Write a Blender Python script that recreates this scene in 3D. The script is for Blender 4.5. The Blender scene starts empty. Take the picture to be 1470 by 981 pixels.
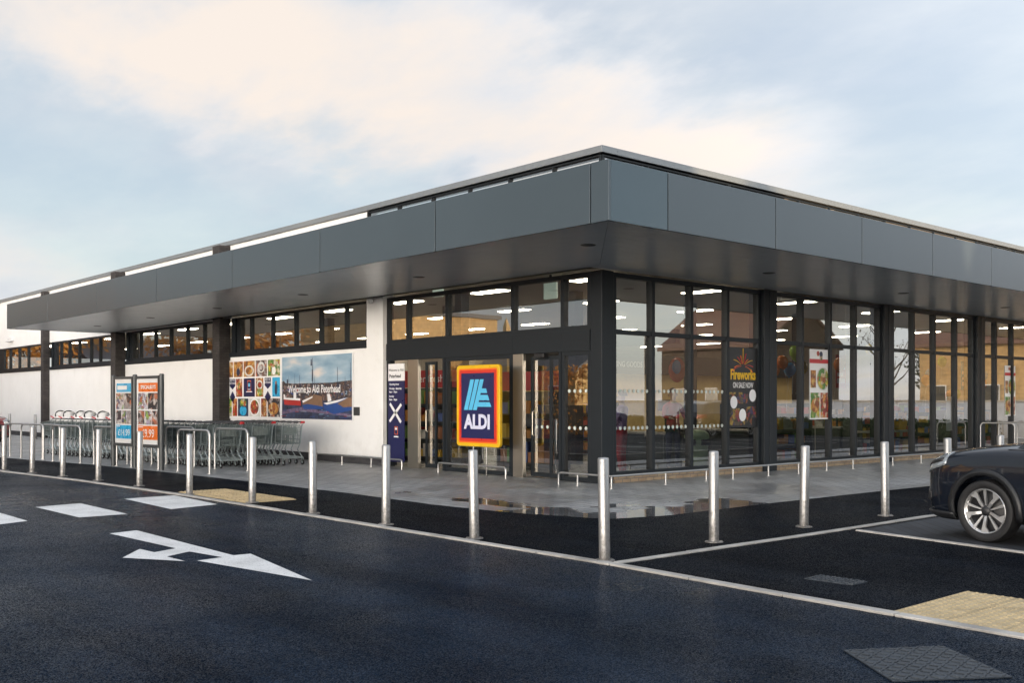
import bpy, bmesh, math, random
from mathutils import Vector, Matrix
from mathutils.bvhtree import BVHTree
random.seed(7)
S = bpy.context.scene
COL = S.collection
R = math.radians

# ------------------------------------------------------------------ camera model (surveyed from the photograph)
FPX, HOR, CX, CZ = 1463.0, 576.0, 735.0, 1.55
AL = math.atan2(CX + 563, FPX)
XR, XF = math.sin(AL), -math.cos(AL)
YR, YF = math.cos(AL), math.sin(AL)
def ray(px, py):
    r = (px - CX) / FPX
    return (r * XR + XF, r * YR + YF, (HOR - py) / FPX)
def gnd(px, py, z=0.0):
    d = ray(px, py); t = (z - CZ) / d[2]
    return Vector((d[0] * t, d[1] * t, z))
def on_y(px, py, y):
    d = ray(px, py); t = y / d[1]
    return Vector((d[0] * t, y, CZ + d[2] * t))
def on_x(px, py, x):
    d = ray(px, py); t = x / d[0]
    return Vector((x, d[1] * t, CZ + d[2] * t))

BX, BY = -13.03, 13.79          # corner of the store
CANX, CANY = -9.41, 10.09       # corner of the canopy
ZS, ZF, ZR = 3.99, 4.82, 6.29   # soffit, fascia top, parapet top
SUN_DIR = Vector((0.75, -0.66, 0)).normalized()
SUN_EL = R(6.5)

# ------------------------------------------------------------------ mesh builder
class MB:
    def __init__(s):
        s.v = []; s.f = []; s.m = []
    def add(s, vs, fs, m=0):
        b = len(s.v)
        s.v += [tuple(v) for v in vs]
        for f in fs:
            s.f.append([b + i for i in f]); s.m.append(m)
        return s
    def box(s, a, b, m=0):
        x0, x1 = sorted((a[0], b[0])); y0, y1 = sorted((a[1], b[1])); z0, z1 = sorted((a[2], b[2]))
        return s.add([(x0,y0,z0),(x1,y0,z0),(x1,y1,z0),(x0,y1,z0),(x0,y0,z1),(x1,y0,z1),(x1,y1,z1),(x0,y1,z1)],
                     [(0,3,2,1),(4,5,6,7),(0,1,5,4),(1,2,6,5),(2,3,7,6),(3,0,4,7)], m)
    def poly(s, pts, m=0):
        return s.add(pts, [tuple(range(len(pts)))], m)
    def prism(s, pts, vec, m=0):
        n = len(pts); vec = Vector(vec)
        vs = [Vector(p) for p in pts] + [Vector(p) + vec for p in pts]
        fs = [tuple(range(n))[::-1], tuple(range(n, 2 * n))]
        fs += [(i, (i + 1) % n, n + (i + 1) % n, n + i) for i in range(n)]
        return s.add(vs, fs, m)
    def tube(s, pts, r, n=8, m=0, caps=True):
        pts = [Vector(p) for p in pts]; k = len(pts); vs = []; up = None
        rs = r if isinstance(r, (list, tuple)) else [r] * k
        for i, p in enumerate(pts):
            t = (pts[min(i + 1, k - 1)] - pts[max(i - 1, 0)]).normalized()
            if up is None:
                up = Vector((0, 0, 1)) if abs(t.z) < .9 else Vector((1, 0, 0))
            a = t.cross(up).normalized(); b = a.cross(t).normalized(); up = b
            for j in range(n):
                q = 2 * math.pi * (j + .5) / n
                vs.append(p + (a * math.cos(q) + b * math.sin(q)) * rs[i])
        fs = []
        for i in range(k - 1):
            for j in range(n):
                fs.append((i*n+j, i*n+(j+1)%n, (i+1)*n+(j+1)%n, (i+1)*n+j))
        if caps:
            fs += [tuple(range(n))[::-1], tuple(range((k-1)*n, k*n))]
        return s.add(vs, fs, m)
    def lathe(s, prof, c=(0,0,0), axis='z', n=20, m=0, caps=True):
        vs = []; k = len(prof)
        for (r, h) in prof:
            for j in range(n):
                q = 2 * math.pi * j / n; a, b = r * math.cos(q), r * math.sin(q)
                p = (a, b, h) if axis == 'z' else ((a, h, b) if axis == 'y' else (h, a, b))
                vs.append((p[0]+c[0], p[1]+c[1], p[2]+c[2]))
        fs = [(i*n+j, i*n+(j+1)%n, (i+1)*n+(j+1)%n, (i+1)*n+j) for i in range(k-1) for j in range(n)]
        if caps and prof[0][0] > 1e-5: fs.append(tuple(range(n))[::-1])
        if caps and prof[-1][0] > 1e-5: fs.append(tuple(range((k-1)*n, k*n)))
        return s.add(vs, fs, m)
    def build(s, name, mats, parent=None, smooth=False, bevel=0, world=False, fix=True):
        me = bpy.data.meshes.new(name)
        off = Vector((0,0,0))
        if world and parent is not None:
            p = parent
            while p is not None: off += p.location; p = p.parent
        me.from_pydata([tuple(Vector(v) - off) for v in s.v], [], s.f)
        for mt in (mats if isinstance(mats, (list, tuple)) else [mats]): me.materials.append(mt)
        me.polygons.foreach_set('material_index', s.m)
        if smooth: me.polygons.foreach_set('use_smooth', [True] * len(s.f))
        me.update()
        if fix:
            b = bmesh.new(); b.from_mesh(me); bmesh.ops.recalc_face_normals(b, faces=b.faces); b.to_mesh(me); b.free()
        o = bpy.data.objects.new(name, me); COL.objects.link(o)
        if parent is not None: o.parent = parent
        if bevel:
            bm_ = o.modifiers.new('edge', 'BEVEL'); bm_.width = bevel; bm_.segments = 2; bm_.limit_method = 'ANGLE'
        if smooth and not bevel:
            try:
                me.set_sharp_from_angle(angle=R(42))
            except Exception: pass
        return o

def tag(o, label=None, cat=None, group=None, kind=None):
    if label: o['label'] = label
    if cat: o['category'] = cat
    if group: o['group'] = group
    if kind: o['kind'] = kind
    return o
def thing(name, label, cat, loc=(0,0,0), rz=0, group=None):
    o = bpy.data.objects.new(name, None); COL.objects.link(o)
    o.location = loc; o.rotation_euler = (0, 0, rz); o.empty_display_size = .2
    return tag(o, label, cat, group)
def structure(o): o['kind'] = 'structure'; return o
def copy_tree(o, parent=None):
    c = o.copy(); COL.objects.link(c); c.parent = parent
    for ch in list(o.children): copy_tree(ch, c)
    return c
def text_part(s, size, mat, parent, loc, rot, name='lettering', align='CENTER', extrude=.0012, sx=1.0, bold=0.0, shear=0.0):
    cu = bpy.data.curves.new(name, 'FONT'); cu.body = s; cu.size = size; cu.align_x = align; cu.align_y = 'CENTER'
    cu.extrude = extrude; cu.offset = bold; cu.resolution_u = 3; cu.shear = shear
    t = bpy.data.objects.new('tmp', cu); COL.objects.link(t)
    dg = bpy.context.evaluated_depsgraph_get(); dg.update()
    me = bpy.data.meshes.new_from_object(t.evaluated_get(dg))
    bpy.data.objects.remove(t); bpy.data.curves.remove(cu)
    me.name = name; me.transform(Matrix.Diagonal((sx, 1, 1, 1)))
    me.materials.clear(); me.materials.append(mat)
    o = bpy.data.objects.new(name, me); COL.objects.link(o)
    o.parent = parent; o.location = loc; o.rotation_euler = rot
    return o
FACE_F = (R(90), 0, 0)        # facing -Y
FACE_R = (R(90), 0, R(90))    # facing +X

# ------------------------------------------------------------------ materials
def nt(name):
    m = bpy.data.materials.new(name); m.use_nodes = True
    t = m.node_tree; t.nodes.clear()
    return m, t, t.nodes, t.links
def N(t, kind, **kw):
    n = t.nodes.new(kind)
    for k, v in kw.items():
        if k in n.inputs: n.inputs[k].default_value = v
        else: setattr(n, k, v)
    return n
def ramp(t, stops, interp='LINEAR'):
    n = t.nodes.new('ShaderNodeValToRGB'); cr = n.color_ramp; cr.interpolation = interp
    while len(cr.elements) < len(stops): cr.elements.new(.5)
    for e, (p, c) in zip(cr.elements, stops):
        e.position = p; e.color = (*c, 1) if len(c) == 3 else c
    return n
def mixc(t, blend='MIX', fac=None):
    n = t.nodes.new('ShaderNodeMix'); n.data_type = 'RGBA'; n.blend_type = blend
    if fac is not None: n.inputs[0].default_value = fac
    return n   # A=inputs[6] B=inputs[7] out=outputs[2]
def pbr(name, col, rough=.5, metal=0.0, var=.12, scale=6.0, rvar=.1, bump=0.0, bscale=60.0, coat=0.0, spec=.5, emit=None, estr=0, coords='Object'):
    m, t, n, l = nt(name)
    out = N(t, 'ShaderNodeOutputMaterial'); b = N(t, 'ShaderNodeBsdfPrincipled')
    l.new(b.outputs[0], out.inputs[0])
    tc = N(t, 'ShaderNodeTexCoord')
    nz = N(t, 'ShaderNodeTexNoise', Scale=scale, Detail=6.0, Roughness=.6); l.new(tc.outputs[coords], nz.inputs['Vector'])
    lo = tuple(max(0, c * (1 - var)) for c in col); hi = tuple(min(1, c * (1 + var)) for c in col)
    rp = ramp(t, [(.3, lo), (.7, hi)]); l.new(nz.outputs[0], rp.inputs[0]); l.new(rp.outputs[0], b.inputs['Base Color'])
    mr = N(t, 'ShaderNodeMapRange'); mr.inputs[1].default_value = .3; mr.inputs[2].default_value = .7
    mr.inputs[3].default_value = max(.02, rough - rvar); mr.inputs[4].default_value = min(1, rough + rvar)
    l.new(nz.outputs[0], mr.inputs[0]); l.new(mr.outputs[0], b.inputs['Roughness'])
    b.inputs['Metallic'].default_value = metal
    b.inputs['Coat Weight'].default_value = coat; b.inputs['Coat Roughness'].default_value = .03
    b.inputs['Specular IOR Level'].default_value = spec
    if bump:
        nb = N(t, 'ShaderNodeTexNoise', Scale=bscale, Detail=3.0); l.new(tc.outputs[coords], nb.inputs['Vector'])
        bp = N(t, 'ShaderNodeBump', Strength=bump, Distance=.01); l.new(nb.outputs[0], bp.inputs['Height']); l.new(bp.outputs[0], b.inputs['Normal'])
    if emit:
        b.inputs['Emission Color'].default_value = (*emit, 1); b.inputs['Emission Strength'].default_value = estr
    return m
def glass_mat(name, tint=(.85,.88,.88), ior=1.75, mul=1.35, rough=0.0):
    m, t, n, l = nt(name)
    out = N(t, 'ShaderNodeOutputMaterial'); mx = N(t, 'ShaderNodeMixShader')
    tr = N(t, 'ShaderNodeBsdfTransparent'); tr.inputs[0].default_value = (*tint, 1)
    gl = N(t, 'ShaderNodeBsdfGlossy'); gl.inputs['Roughness'].default_value = rough; gl.inputs[0].default_value = (1,1,1,1)
    fr = N(t, 'ShaderNodeFresnel', IOR=ior)
    mu = N(t, 'ShaderNodeMath', operation='MULTIPLY'); mu.inputs[1].default_value = mul; mu.use_clamp = True
    # slight waviness of toughened double glazing
    tc = N(t, 'ShaderNodeTexCoord'); nz = N(t, 'ShaderNodeTexNoise', Scale=.9, Detail=1.0)
    l.new(tc.outputs['Object'], nz.inputs['Vector'])
    bp = N(t, 'ShaderNodeBump', Strength=.02, Distance=.05); l.new(nz.outputs[0], bp.inputs['Height'])
    l.new(bp.outputs[0], gl.inputs['Normal'])
    l.new(fr.outputs[0], mu.inputs[0]); l.new(mu.outputs[0], mx.inputs[0])
    l.new(tr.outputs[0], mx.inputs[1]); l.new(gl.outputs[0], mx.inputs[2]); l.new(mx.outputs[0], out.inputs[0])
    return m
def emit_mat(name, col, s):
    m, t, n, l = nt(name)
    out = N(t, 'ShaderNodeOutputMaterial'); e = N(t, 'ShaderNodeEmission'); e.inputs[0].default_value = (*col, 1); e.inputs[1].default_value = s
    l.new(e.outputs[0], out.inputs[0]); return m

def asphalt(name, col, wet_lo=.18, wet_hi=.5, speck=.5, patch=.08, bump=.5, grain=150.0, spec=.5, streak=False):
    m, t, n, l = nt(name)
    out = N(t, 'ShaderNodeOutputMaterial'); b = N(t, 'ShaderNodeBsdfPrincipled'); l.new(b.outputs[0], out.inputs[0])
    tc = N(t, 'ShaderNodeTexCoord')
    big = N(t, 'ShaderNodeTexNoise', Scale=patch, Detail=5.0, Roughness=.62); l.new(tc.outputs['Object'], big.inputs['Vector'])
    mid = N(t, 'ShaderNodeTexNoise', Scale=1.7, Detail=6.0, Roughness=.7); l.new(tc.outputs['Object'], mid.inputs['Vector'])
    fine = N(t, 'ShaderNodeTexNoise', Scale=150.0, Detail=3.0, Roughness=.7); l.new(tc.outputs['Object'], fine.inputs['Vector'])
    vor = N(t, 'ShaderNodeTexVoronoi', Scale=130.0); l.new(tc.outputs['Object'], vor.inputs['Vector'])
    lo = tuple(c * .25 for c in col); hi = tuple(c * 2.3 for c in col)
    r1 = ramp(t, [(.36, lo), (.66, hi)]); l.new(fine.outputs[0], r1.inputs[0])
    r2 = ramp(t, [(.35, (.75,.75,.75)), (.68, (1.25,1.25,1.25))]); l.new(mid.outputs[0], r2.inputs[0])
    mm = mixc(t, 'MULTIPLY', 1.0); l.new(r1.outputs[0], mm.inputs[6]); l.new(r2.outputs[0], mm.inputs[7])
    # single stones of the aggregate, each its own shade
    ag = N(t, 'ShaderNodeTexVoronoi', Scale=grain); l.new(tc.outputs['Object'], ag.inputs['Vector'])
    asx = N(t, 'ShaderNodeSeparateColor'); l.new(ag.outputs['Color'], asx.inputs[0])
    ar_ = ramp(t, [(0,(.45,.45,.46)),(.55,(.85,.85,.85)),(.85,(1.3,1.3,1.28)),(.96,(3.0,2.95,2.85))]); l.new(asx.outputs[0], ar_.inputs[0])
    ma_ = mixc(t, 'MULTIPLY', 1.0); l.new(mm.outputs[2], ma_.inputs[6]); l.new(ar_.outputs[0], ma_.inputs[7]); mm = ma_
    # pale aggregate specks
    vs = N(t, 'ShaderNodeTexVoronoi', Scale=34.0); l.new(tc.outputs['Object'], vs.inputs['Vector'])
    rs = ramp(t, [(0, (1,1,1)), (.10, (1,1,1)), (.13, (0,0,0))]); l.new(vs.outputs['Distance'], rs.inputs[0])
    cs = N(t, 'ShaderNodeTexNoise', Scale=21.0, Detail=1.0); l.new(tc.outputs['Object'], cs.inputs['Vector'])
    rc = ramp(t, [(.69, (0,0,0)), (.72, (1,1,1))]); l.new(cs.outputs[0], rc.inputs[0])
    mk = N(t, 'ShaderNodeMath', operation='MULTIPLY'); l.new(rs.outputs[0], mk.inputs[0]); l.new(rc.outputs[0], mk.inputs[1])
    mk2 = N(t, 'ShaderNodeMath', operation='MULTIPLY'); l.new(mk.outputs[0], mk2.inputs[0]); mk2.inputs[1].default_value = speck
    tm = N(t, 'ShaderNodeMapping'); tm.inputs['Scale'].default_value = (.06,.9,1); tm.inputs['Rotation'].default_value = (0,0,R(4)); l.new(tc.outputs['Object'], tm.inputs[0])
    tn = N(t, 'ShaderNodeTexNoise', Scale=1.0, Detail=5.0, Roughness=.6); l.new(tm.outputs[0], tn.inputs['Vector'])
    tr_ = ramp(t, [(.38,(.62,.62,.63)),(.62,(1.3,1.3,1.28))]); l.new(tn.outputs[0], tr_.inputs[0])
    mt_ = mixc(t, 'MULTIPLY', 1.0); l.new(mm.outputs[2], mt_.inputs[6]); l.new(tr_.outputs[0], mt_.inputs[7])
    # a few dark oil drips
    on = N(t, 'ShaderNodeTexVoronoi', Scale=.55); l.new(tc.outputs['Object'], on.inputs['Vector']); os_ = ramp(t, [(.05,(.35,.35,.36)),(.13,(1,1,1))]); l.new(on.outputs['Distance'], os_.inputs[0])
    mo = mixc(t, 'MULTIPLY', .8); l.new(mt_.outputs[2], mo.inputs[6]); l.new(os_.outputs[0], mo.inputs[7])
    mx = mixc(t); l.new(mk2.outputs[0], mx.inputs[0]); l.new(mo.outputs[2], mx.inputs[6]); mx.inputs[7].default_value = (.32,.3,.27,1)
    l.new(mx.outputs[2], b.inputs['Base Color'])
    ad = N(t, 'ShaderNodeMath', operation='ADD'); l.new(big.outputs[0], ad.inputs[0])
    m2 = N(t, 'ShaderNodeMath', operation='MULTIPLY'); l.new(mid.outputs[0], m2.inputs[0]); m2.inputs[1].default_value = .35; l.new(m2.outputs[0], ad.inputs[1])
    mr = N(t, 'ShaderNodeMapRange'); mr.inputs[1].default_value = .48; mr.inputs[2].default_value = .86
    mr.inputs[3].default_value = wet_lo; mr.inputs[4].default_value = wet_hi
    l.new(ad.outputs[0], mr.inputs[0]); l.new(mr.outputs[0], b.inputs['Roughness'])
    # wet stone tops shine, the open pores between them do not
    pm = ramp(t, [(.30,(0,0,0)),(.95,(1,1,1))]); l.new(asx.outputs[1], pm.inputs[0])
    ps = N(t, 'ShaderNodeMath', operation='MULTIPLY'); l.new(pm.outputs[0], ps.inputs[0]); wv = N(t, 'ShaderNodeMapRange'); wv.inputs[1].default_value = .40; wv.inputs[2].default_value = .62; wv.inputs[3].default_value = spec * 1.9; wv.inputs[4].default_value = spec * .35
    l.new(big.outputs[0], wv.inputs[0]); l.new(wv.outputs[0], ps.inputs[1]); l.new(ps.outputs[0], b.inputs['Specular IOR Level'])
    pi_ = N(t, 'ShaderNodeMapRange'); pi_.inputs[3].default_value = 1.01; pi_.inputs[4].default_value = 1.45; l.new(pm.outputs[0], pi_.inputs[0]); l.new(pi_.outputs[0], b.inputs['IOR'])
    bp = N(t, 'ShaderNodeBump', Strength=bump, Distance=.006); 
    sm = N(t, 'ShaderNodeMath', operation='ADD'); l.new(fine.outputs[0], sm.inputs[0]); l.new(vor.outputs['Distance'], sm.inputs[1])
    l.new(sm.outputs[0], bp.inputs['Height']); l.new(bp.outputs[0], b.inputs['Normal'])
    return m

def paving(name):
    m, t, n, l = nt(name)
    out = N(t, 'ShaderNodeOutputMaterial'); b = N(t, 'ShaderNodeBsdfPrincipled'); l.new(b.outputs[0], out.inputs[0])
    tc = N(t, 'ShaderNodeTexCoord')
    br = N(t, 'ShaderNodeTexBrick', Scale=1.0); br.inputs['Brick Width'].default_value = .4; br.inputs['Row Height'].default_value = .2
    br.inputs['Mortar Size'].default_value = .011; br.inputs['Color1'].default_value = (.32,.325,.325,1); br.inputs['Color2'].default_value = (.42,.42,.415,1)
    br.inputs['Mortar'].default_value = (.07,.07,.07,1); br.inputs['Bias'].default_value = -.1
    l.new(tc.outputs['Object'], br.inputs['Vector'])
    nz = N(t, 'ShaderNodeTexNoise', Scale=.55, Detail=7.0, Roughness=.68); l.new(tc.outputs['Object'], nz.inputs['Vector'])
    nf = N(t, 'ShaderNodeTexNoise', Scale=40.0, Detail=3.0); l.new(tc.outputs['Object'], nf.inputs['Vector'])
    rf = ramp(t, [(.3, (.8,.8,.8)), (.7, (1.2,1.2,1.2))]); l.new(nf.outputs[0], rf.inputs[0])
    m1 = mixc(t, 'MULTIPLY', 1.0); l.new(br.outputs[0], m1.inputs[6]); l.new(rf.outputs[0], m1.inputs[7])
    # damp patches: an irregular dark stain with its own shape
    rd = ramp(t, [(.42, (.42,.42,.43)), (.58, (1,1,1))]); l.new(nz.outputs[0], rd.inputs[0])
    m2 = mixc(t, 'MULTIPLY', .7); l.new(m1.outputs[2], m2.inputs[6]); l.new(rd.outputs[0], m2.inputs[7])
    # puddles lie along the low outer edge
    sp = N(t, 'ShaderNodeSeparateXYZ'); l.new(tc.outputs['Object'], sp.inputs[0])
    gx = N(t, 'ShaderNodeMapRange'); gx.inputs[1].default_value = -11.2; gx.inputs[2].default_value = -9.4; l.new(sp.outputs[0], gx.inputs[0])
    gy = N(t, 'ShaderNodeMapRange'); gy.inputs[1].default_value = 11.3; gy.inputs[2].default_value = 9.7; l.new(sp.outputs[1], gy.inputs[0])
    mxm = N(t, 'ShaderNodeMath', operation='MAXIMUM'); l.new(gx.outputs[0], mxm.inputs[0]); l.new(gy.outputs[0], mxm.inputs[1])
    fx = N(t, 'ShaderNodeMapRange'); fx.inputs[1].default_value = -16.0; fx.inputs[2].default_value = -12.5; l.new(sp.outputs[0], fx.inputs[0])
    fy = N(t, 'ShaderNodeMapRange'); fy.inputs[1].default_value = 14.5; fy.inputs[2].default_value = 12.0; l.new(sp.outputs[1], fy.inputs[0])
    p1 = N(t, 'ShaderNodeMath', operation='MULTIPLY'); l.new(mxm.outputs[0], p1.inputs[0]); l.new(fx.outputs[0], p1.inputs[1])
    ge = N(t, 'ShaderNodeMapRange'); ge.inputs[1].default_value = 9.5; ge.inputs[2].default_value = 10.0; l.new(sp.outputs[1], ge.inputs[0])
    gf = N(t, 'ShaderNodeMapRange'); gf.inputs[1].default_value = -11.4; gf.inputs[2].default_value = -10.4; l.new(sp.outputs[0], gf.inputs[0])
    gm_ = N(t, 'ShaderNodeMath', operation='MAXIMUM'); l.new(ge.outputs[0], gm_.inputs[0]); l.new(gf.outputs[0], gm_.inputs[1])
    p1b = N(t, 'ShaderNodeMath', operation='MULTIPLY'); l.new(p1.outputs[0], p1b.inputs[0]); l.new(gm_.outputs[0], p1b.inputs[1]); p1 = p1b
    p2 = N(t, 'ShaderNodeMath', operation='MULTIPLY'); l.new(p1.outputs[0], p2.inputs[0]); l.new(fy.outputs[0], p2.inputs[1])
    np_ = N(t, 'ShaderNodeTexNoise', Scale=.8, Detail=5.0, Roughness=.55); l.new(tc.outputs['Object'], np_.inputs['Vector'])
    p3 = N(t, 'ShaderNodeMath', operation='MULTIPLY_ADD'); l.new(p2.outputs[0], p3.inputs[0]); p3.inputs[1].default_value = .42; l.new(np_.outputs[0], p3.inputs[2])
    rp = ramp(t, [(.74, (0,0,0)), (.80, (1,1,1))]); l.new(p3.outputs[0], rp.inputs[0])
    m3 = mixc(t); l.new(rp.outputs[0], m3.inputs[0]); l.new(m2.outputs[2], m3.inputs[6])
    dk = mixc(t, 'MULTIPLY', 1.0); l.new(m2.outputs[2], dk.inputs[6]); dk.inputs[7].default_value = (.35,.35,.36,1)
    l.new(dk.outputs[2], m3.inputs[7]); l.new(m3.outputs[2], b.inputs['Base Color'])
    rr = N(t, 'ShaderNodeMapRange'); rr.inputs[1].default_value = .4; rr.inputs[2].default_value = .6; rr.inputs[3].default_value = .3; rr.inputs[4].default_value = .62
    l.new(nz.outputs[0], rr.inputs[0])
    mf = N(t, 'ShaderNodeMix'); mf.data_type = 'FLOAT'; l.new(rp.outputs[0], mf.inputs[0]); l.new(rr.outputs[0], mf.inputs[2]); mf.inputs[3].default_value = .03
    l.new(mf.outputs[0], b.inputs['Roughness'])
    bp = N(t, 'ShaderNodeBump', Distance=.01); l.new(br.outputs['Fac'], bp.inputs['Height']); bp.invert = True
    iv = N(t, 'ShaderNodeMath', operation='MULTIPLY_ADD'); l.new(rp.outputs[0], iv.inputs[0]); iv.inputs[1].default_value = -.4; iv.inputs[2].default_value = .41
    l.new(iv.outputs[0], bp.inputs['Strength']); l.new(bp.outputs[0], b.inputs['Normal'])
    return m

def brick(name, c1, c2, mortar, scale=1.0, w=.225, h=.075, rough=.8, axes='XZ'):
    m, t, n, l = nt(name)
    out = N(t, 'ShaderNodeOutputMaterial'); b = N(t, 'ShaderNodeBsdfPrincipled', Roughness=rough); l.new(b.outputs[0], out.inputs[0])
    tc = N(t, 'ShaderNodeTexCoord'); sp = N(t, 'ShaderNodeSeparateXYZ'); l.new(tc.outputs['Object'], sp.inputs[0])
    ad = N(t, 'ShaderNodeMath', operation='ADD'); l.new(sp.outputs[0], ad.inputs[0]); l.new(sp.outputs[1], ad.inputs[1])
    cb = N(t, 'ShaderNodeCombineXYZ'); l.new(ad.outputs[0], cb.inputs[0]); l.new(sp.outputs[2], cb.inputs[1])
    br = N(t, 'ShaderNodeTexBrick', Scale=scale); br.inputs['Brick Width'].default_value = w; br.inputs['Row Height'].default_value = h
    br.inputs['Mortar Size'].default_value = .008 * h / .075; br.inputs['Color1'].default_value = (*c1,1); br.inputs['Color2'].default_value = (*c2,1); br.inputs['Mortar'].default_value = (*mortar,1)
    l.new(cb.outputs[0], br.inputs['Vector'])
    nz = N(t, 'ShaderNodeTexNoise', Scale=3.0, Detail=6.0); l.new(tc.outputs['Object'], nz.inputs['Vector'])
    rr = ramp(t, [(.3, (.75,.75,.75)), (.7, (1.2,1.2,1.2))]); l.new(nz.outputs[0], rr.inputs[0])
    mm = mixc(t, 'MULTIPLY', 1.0); l.new(br.outputs[0], mm.inputs[6]); l.new(rr.outputs[0], mm.inputs[7]); l.new(mm.outputs[2], b.inputs['Base Color'])
    bp = N(t, 'ShaderNodeBump', Strength=.5, Distance=.01); bp.invert = True; l.new(br.outputs['Fac'], bp.inputs['Height']); l.new(bp.outputs[0], b.inputs['Normal'])
    return m

def food_print(name, cols, scale=9.0):
    """a printed photograph of food: patches of colour, all inside the print"""
    m, t, n, l = nt(name)
    out = N(t, 'ShaderNodeOutputMaterial'); b = N(t, 'ShaderNodeBsdfPrincipled', Roughness=.35); l.new(b.outputs[0], out.inputs[0])
    tc = N(t, 'ShaderNodeTexCoord'); nz = N(t, 'ShaderNodeTexNoise', Scale=scale * .7, Detail=3.0); l.new(tc.outputs['Object'], nz.inputs['Vector'])
    mv = mixc(t, 'ADD', .25); l.new(tc.outputs['Object'], mv.inputs[6]); l.new(nz.outputs['Color'], mv.inputs[7])
    vo = N(t, 'ShaderNodeTexVoronoi', Scale=scale); l.new(mv.outputs[2], vo.inputs['Vector'])
    k = len(cols); rp = ramp(t, [((i + .5) / k, c) for i, c in enumerate(cols)], 'CONSTANT')
    sp = N(t, 'ShaderNodeSeparateColor'); l.new(vo.outputs['Color'], sp.inputs[0]); l.new(sp.outputs[0], rp.inputs[0])
    sh = ramp(t, [(.0, (1.15,1.15,1.15)), (.6, (.55,.5,.5))]); l.new(vo.outputs['Distance'], sh.inputs[0])
    mm = mixc(t, 'MULTIPLY', .8); l.new(rp.outputs[0], mm.inputs[6]); l.new(sh.outputs[0], mm.inputs[7]); l.new(mm.outputs[2], b.inputs['Base Color'])
    return m

def soffit_mat(name):
    m, t, n, l = nt(name)
    out = N(t, 'ShaderNodeOutputMaterial'); b = N(t, 'ShaderNodeBsdfPrincipled', Roughness=.29, Metallic=.15); l.new(b.outputs[0], out.inputs[0])
    tc = N(t, 'ShaderNodeTexCoord'); nz = N(t, 'ShaderNodeTexNoise', Scale=1.5, Detail=5.0); l.new(tc.outputs['Object'], nz.inputs['Vector'])
    rp = ramp(t, [(.3, (.56,.585,.60)), (.7, (.63,.65,.66))]); l.new(nz.outputs[0], rp.inputs[0]); l.new(rp.outputs[0], b.inputs['Base Color'])
    return m

M = {}
M['asphalt'] = asphalt('wet_road_asphalt', (.0085,.014,.024), .20, .42, .5, .16, .09, spec=.16)
M['asphalt2'] = asphalt('smooth_dark_asphalt', (.0055,.007,.010), .34, .55, .3, .12, .2, spec=.08)
M['paving'] = paving('grey_block_paving')
M['kerb'] = pbr('pale_kerb_stone', (.36,.345,.32), .55, var=.3, scale=2.5, bump=.3, bscale=90)

M['tactile'] = pbr('buff_tactile_concrete', (.45,.35,.20), .6, var=.22, scale=5, bump=.3, bscale=120)
M['setts'] = brick('dark_paving_setts', (.018,.021,.028), (.030,.034,.042), (.008,.008,.009), 1, .2, .1)
def splashed(name, col, rough, metal, top, dirt, sc, amount, bump=0):
    m = pbr(name, col, rough, metal, var=.03, scale=sc, rvar=.03, bump=bump); t = m.node_tree; l = t.links
    b = [n for n in t.nodes if n.type == 'BSDF_PRINCIPLED'][0]; src = b.inputs['Base Color'].links[0].from_socket
    tc = [n for n in t.nodes if n.type == 'TEX_COORD'][0]; sp = N(t, 'ShaderNodeSeparateXYZ'); l.new(tc.outputs['Object'], sp.inputs[0])
    mr = N(t, 'ShaderNodeMapRange'); mr.inputs[1].default_value = top; mr.inputs[2].default_value = 0; l.new(sp.outputs[2], mr.inputs[0])
    oi = N(t, 'ShaderNodeObjectInfo'); va = N(t, 'ShaderNodeVectorMath', operation='ADD'); l.new(tc.outputs['Object'], va.inputs[0]); l.new(oi.outputs['Location'], va.inputs[1])
    nz = N(t, 'ShaderNodeTexNoise', Scale=sc*2.2, Detail=8.0, Roughness=.7); l.new(va.outputs[0], nz.inputs['Vector'])
    ad = N(t, 'ShaderNodeMath', operation='MULTIPLY_ADD'); l.new(mr.outputs[0], ad.inputs[0]); ad.inputs[1].default_value = .32; l.new(nz.outputs[0], ad.inputs[2])
    rp = ramp(t, [(.56,(0,0,0)),(.86,(amount,)*3)]); l.new(ad.outputs[0], rp.inputs[0])
    mx = mixc(t); l.new(rp.outputs[0], mx.inputs[0]); l.new(src, mx.inputs[6]); mx.inputs[7].default_value = (*dirt,1); l.new(mx.outputs[2], b.inputs['Base Color'])
    if metal:
        mm = N(t, 'ShaderNodeMath', operation='MULTIPLY_ADD'); l.new(rp.outputs[0], mm.inputs[0]); mm.inputs[1].default_value = -.8; mm.inputs[2].default_value = metal; l.new(mm.outputs[0], b.inputs['Metallic'])
    return m
M['render'] = splashed('white_wall_cladding', (.82,.82,.81), .55, 0, .8, (.50,.47,.43), 1.2, .3, .05)
M['brick'] = brick('dark_brown_brick', (.030,.026,.025), (.050,.042,.039), (.024,.023,.023))
M['plinth'] = brick('dark_blue_plinth_brick', (.035,.035,.04), (.06,.058,.06), (.05,.05,.05))
M['buffbrick'] = brick('buff_plinth_brick', (.30,.21,.13), (.36,.27,.17), (.16,.14,.12))
M['fascia'] = pbr('blue_grey_coated_panel', (.060,.080,.094), .29, .28, var=.06, scale=.35, rvar=.012, bump=.10, bscale=1.1)
M['fascia_gloss'] = pbr('glossier_replacement_panel', (.06,.085,.10), .16, .45, var=.06, scale=.6, rvar=.02)
M['fascia_edge'] = pbr('grey_parapet_capping', (.20,.215,.225), .40, .30, var=.05)
M['gap'] = pbr('black_shadow_gap', (.008,.008,.009), .8)
M['soffit'] = soffit_mat('satin_soffit_plank')
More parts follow.
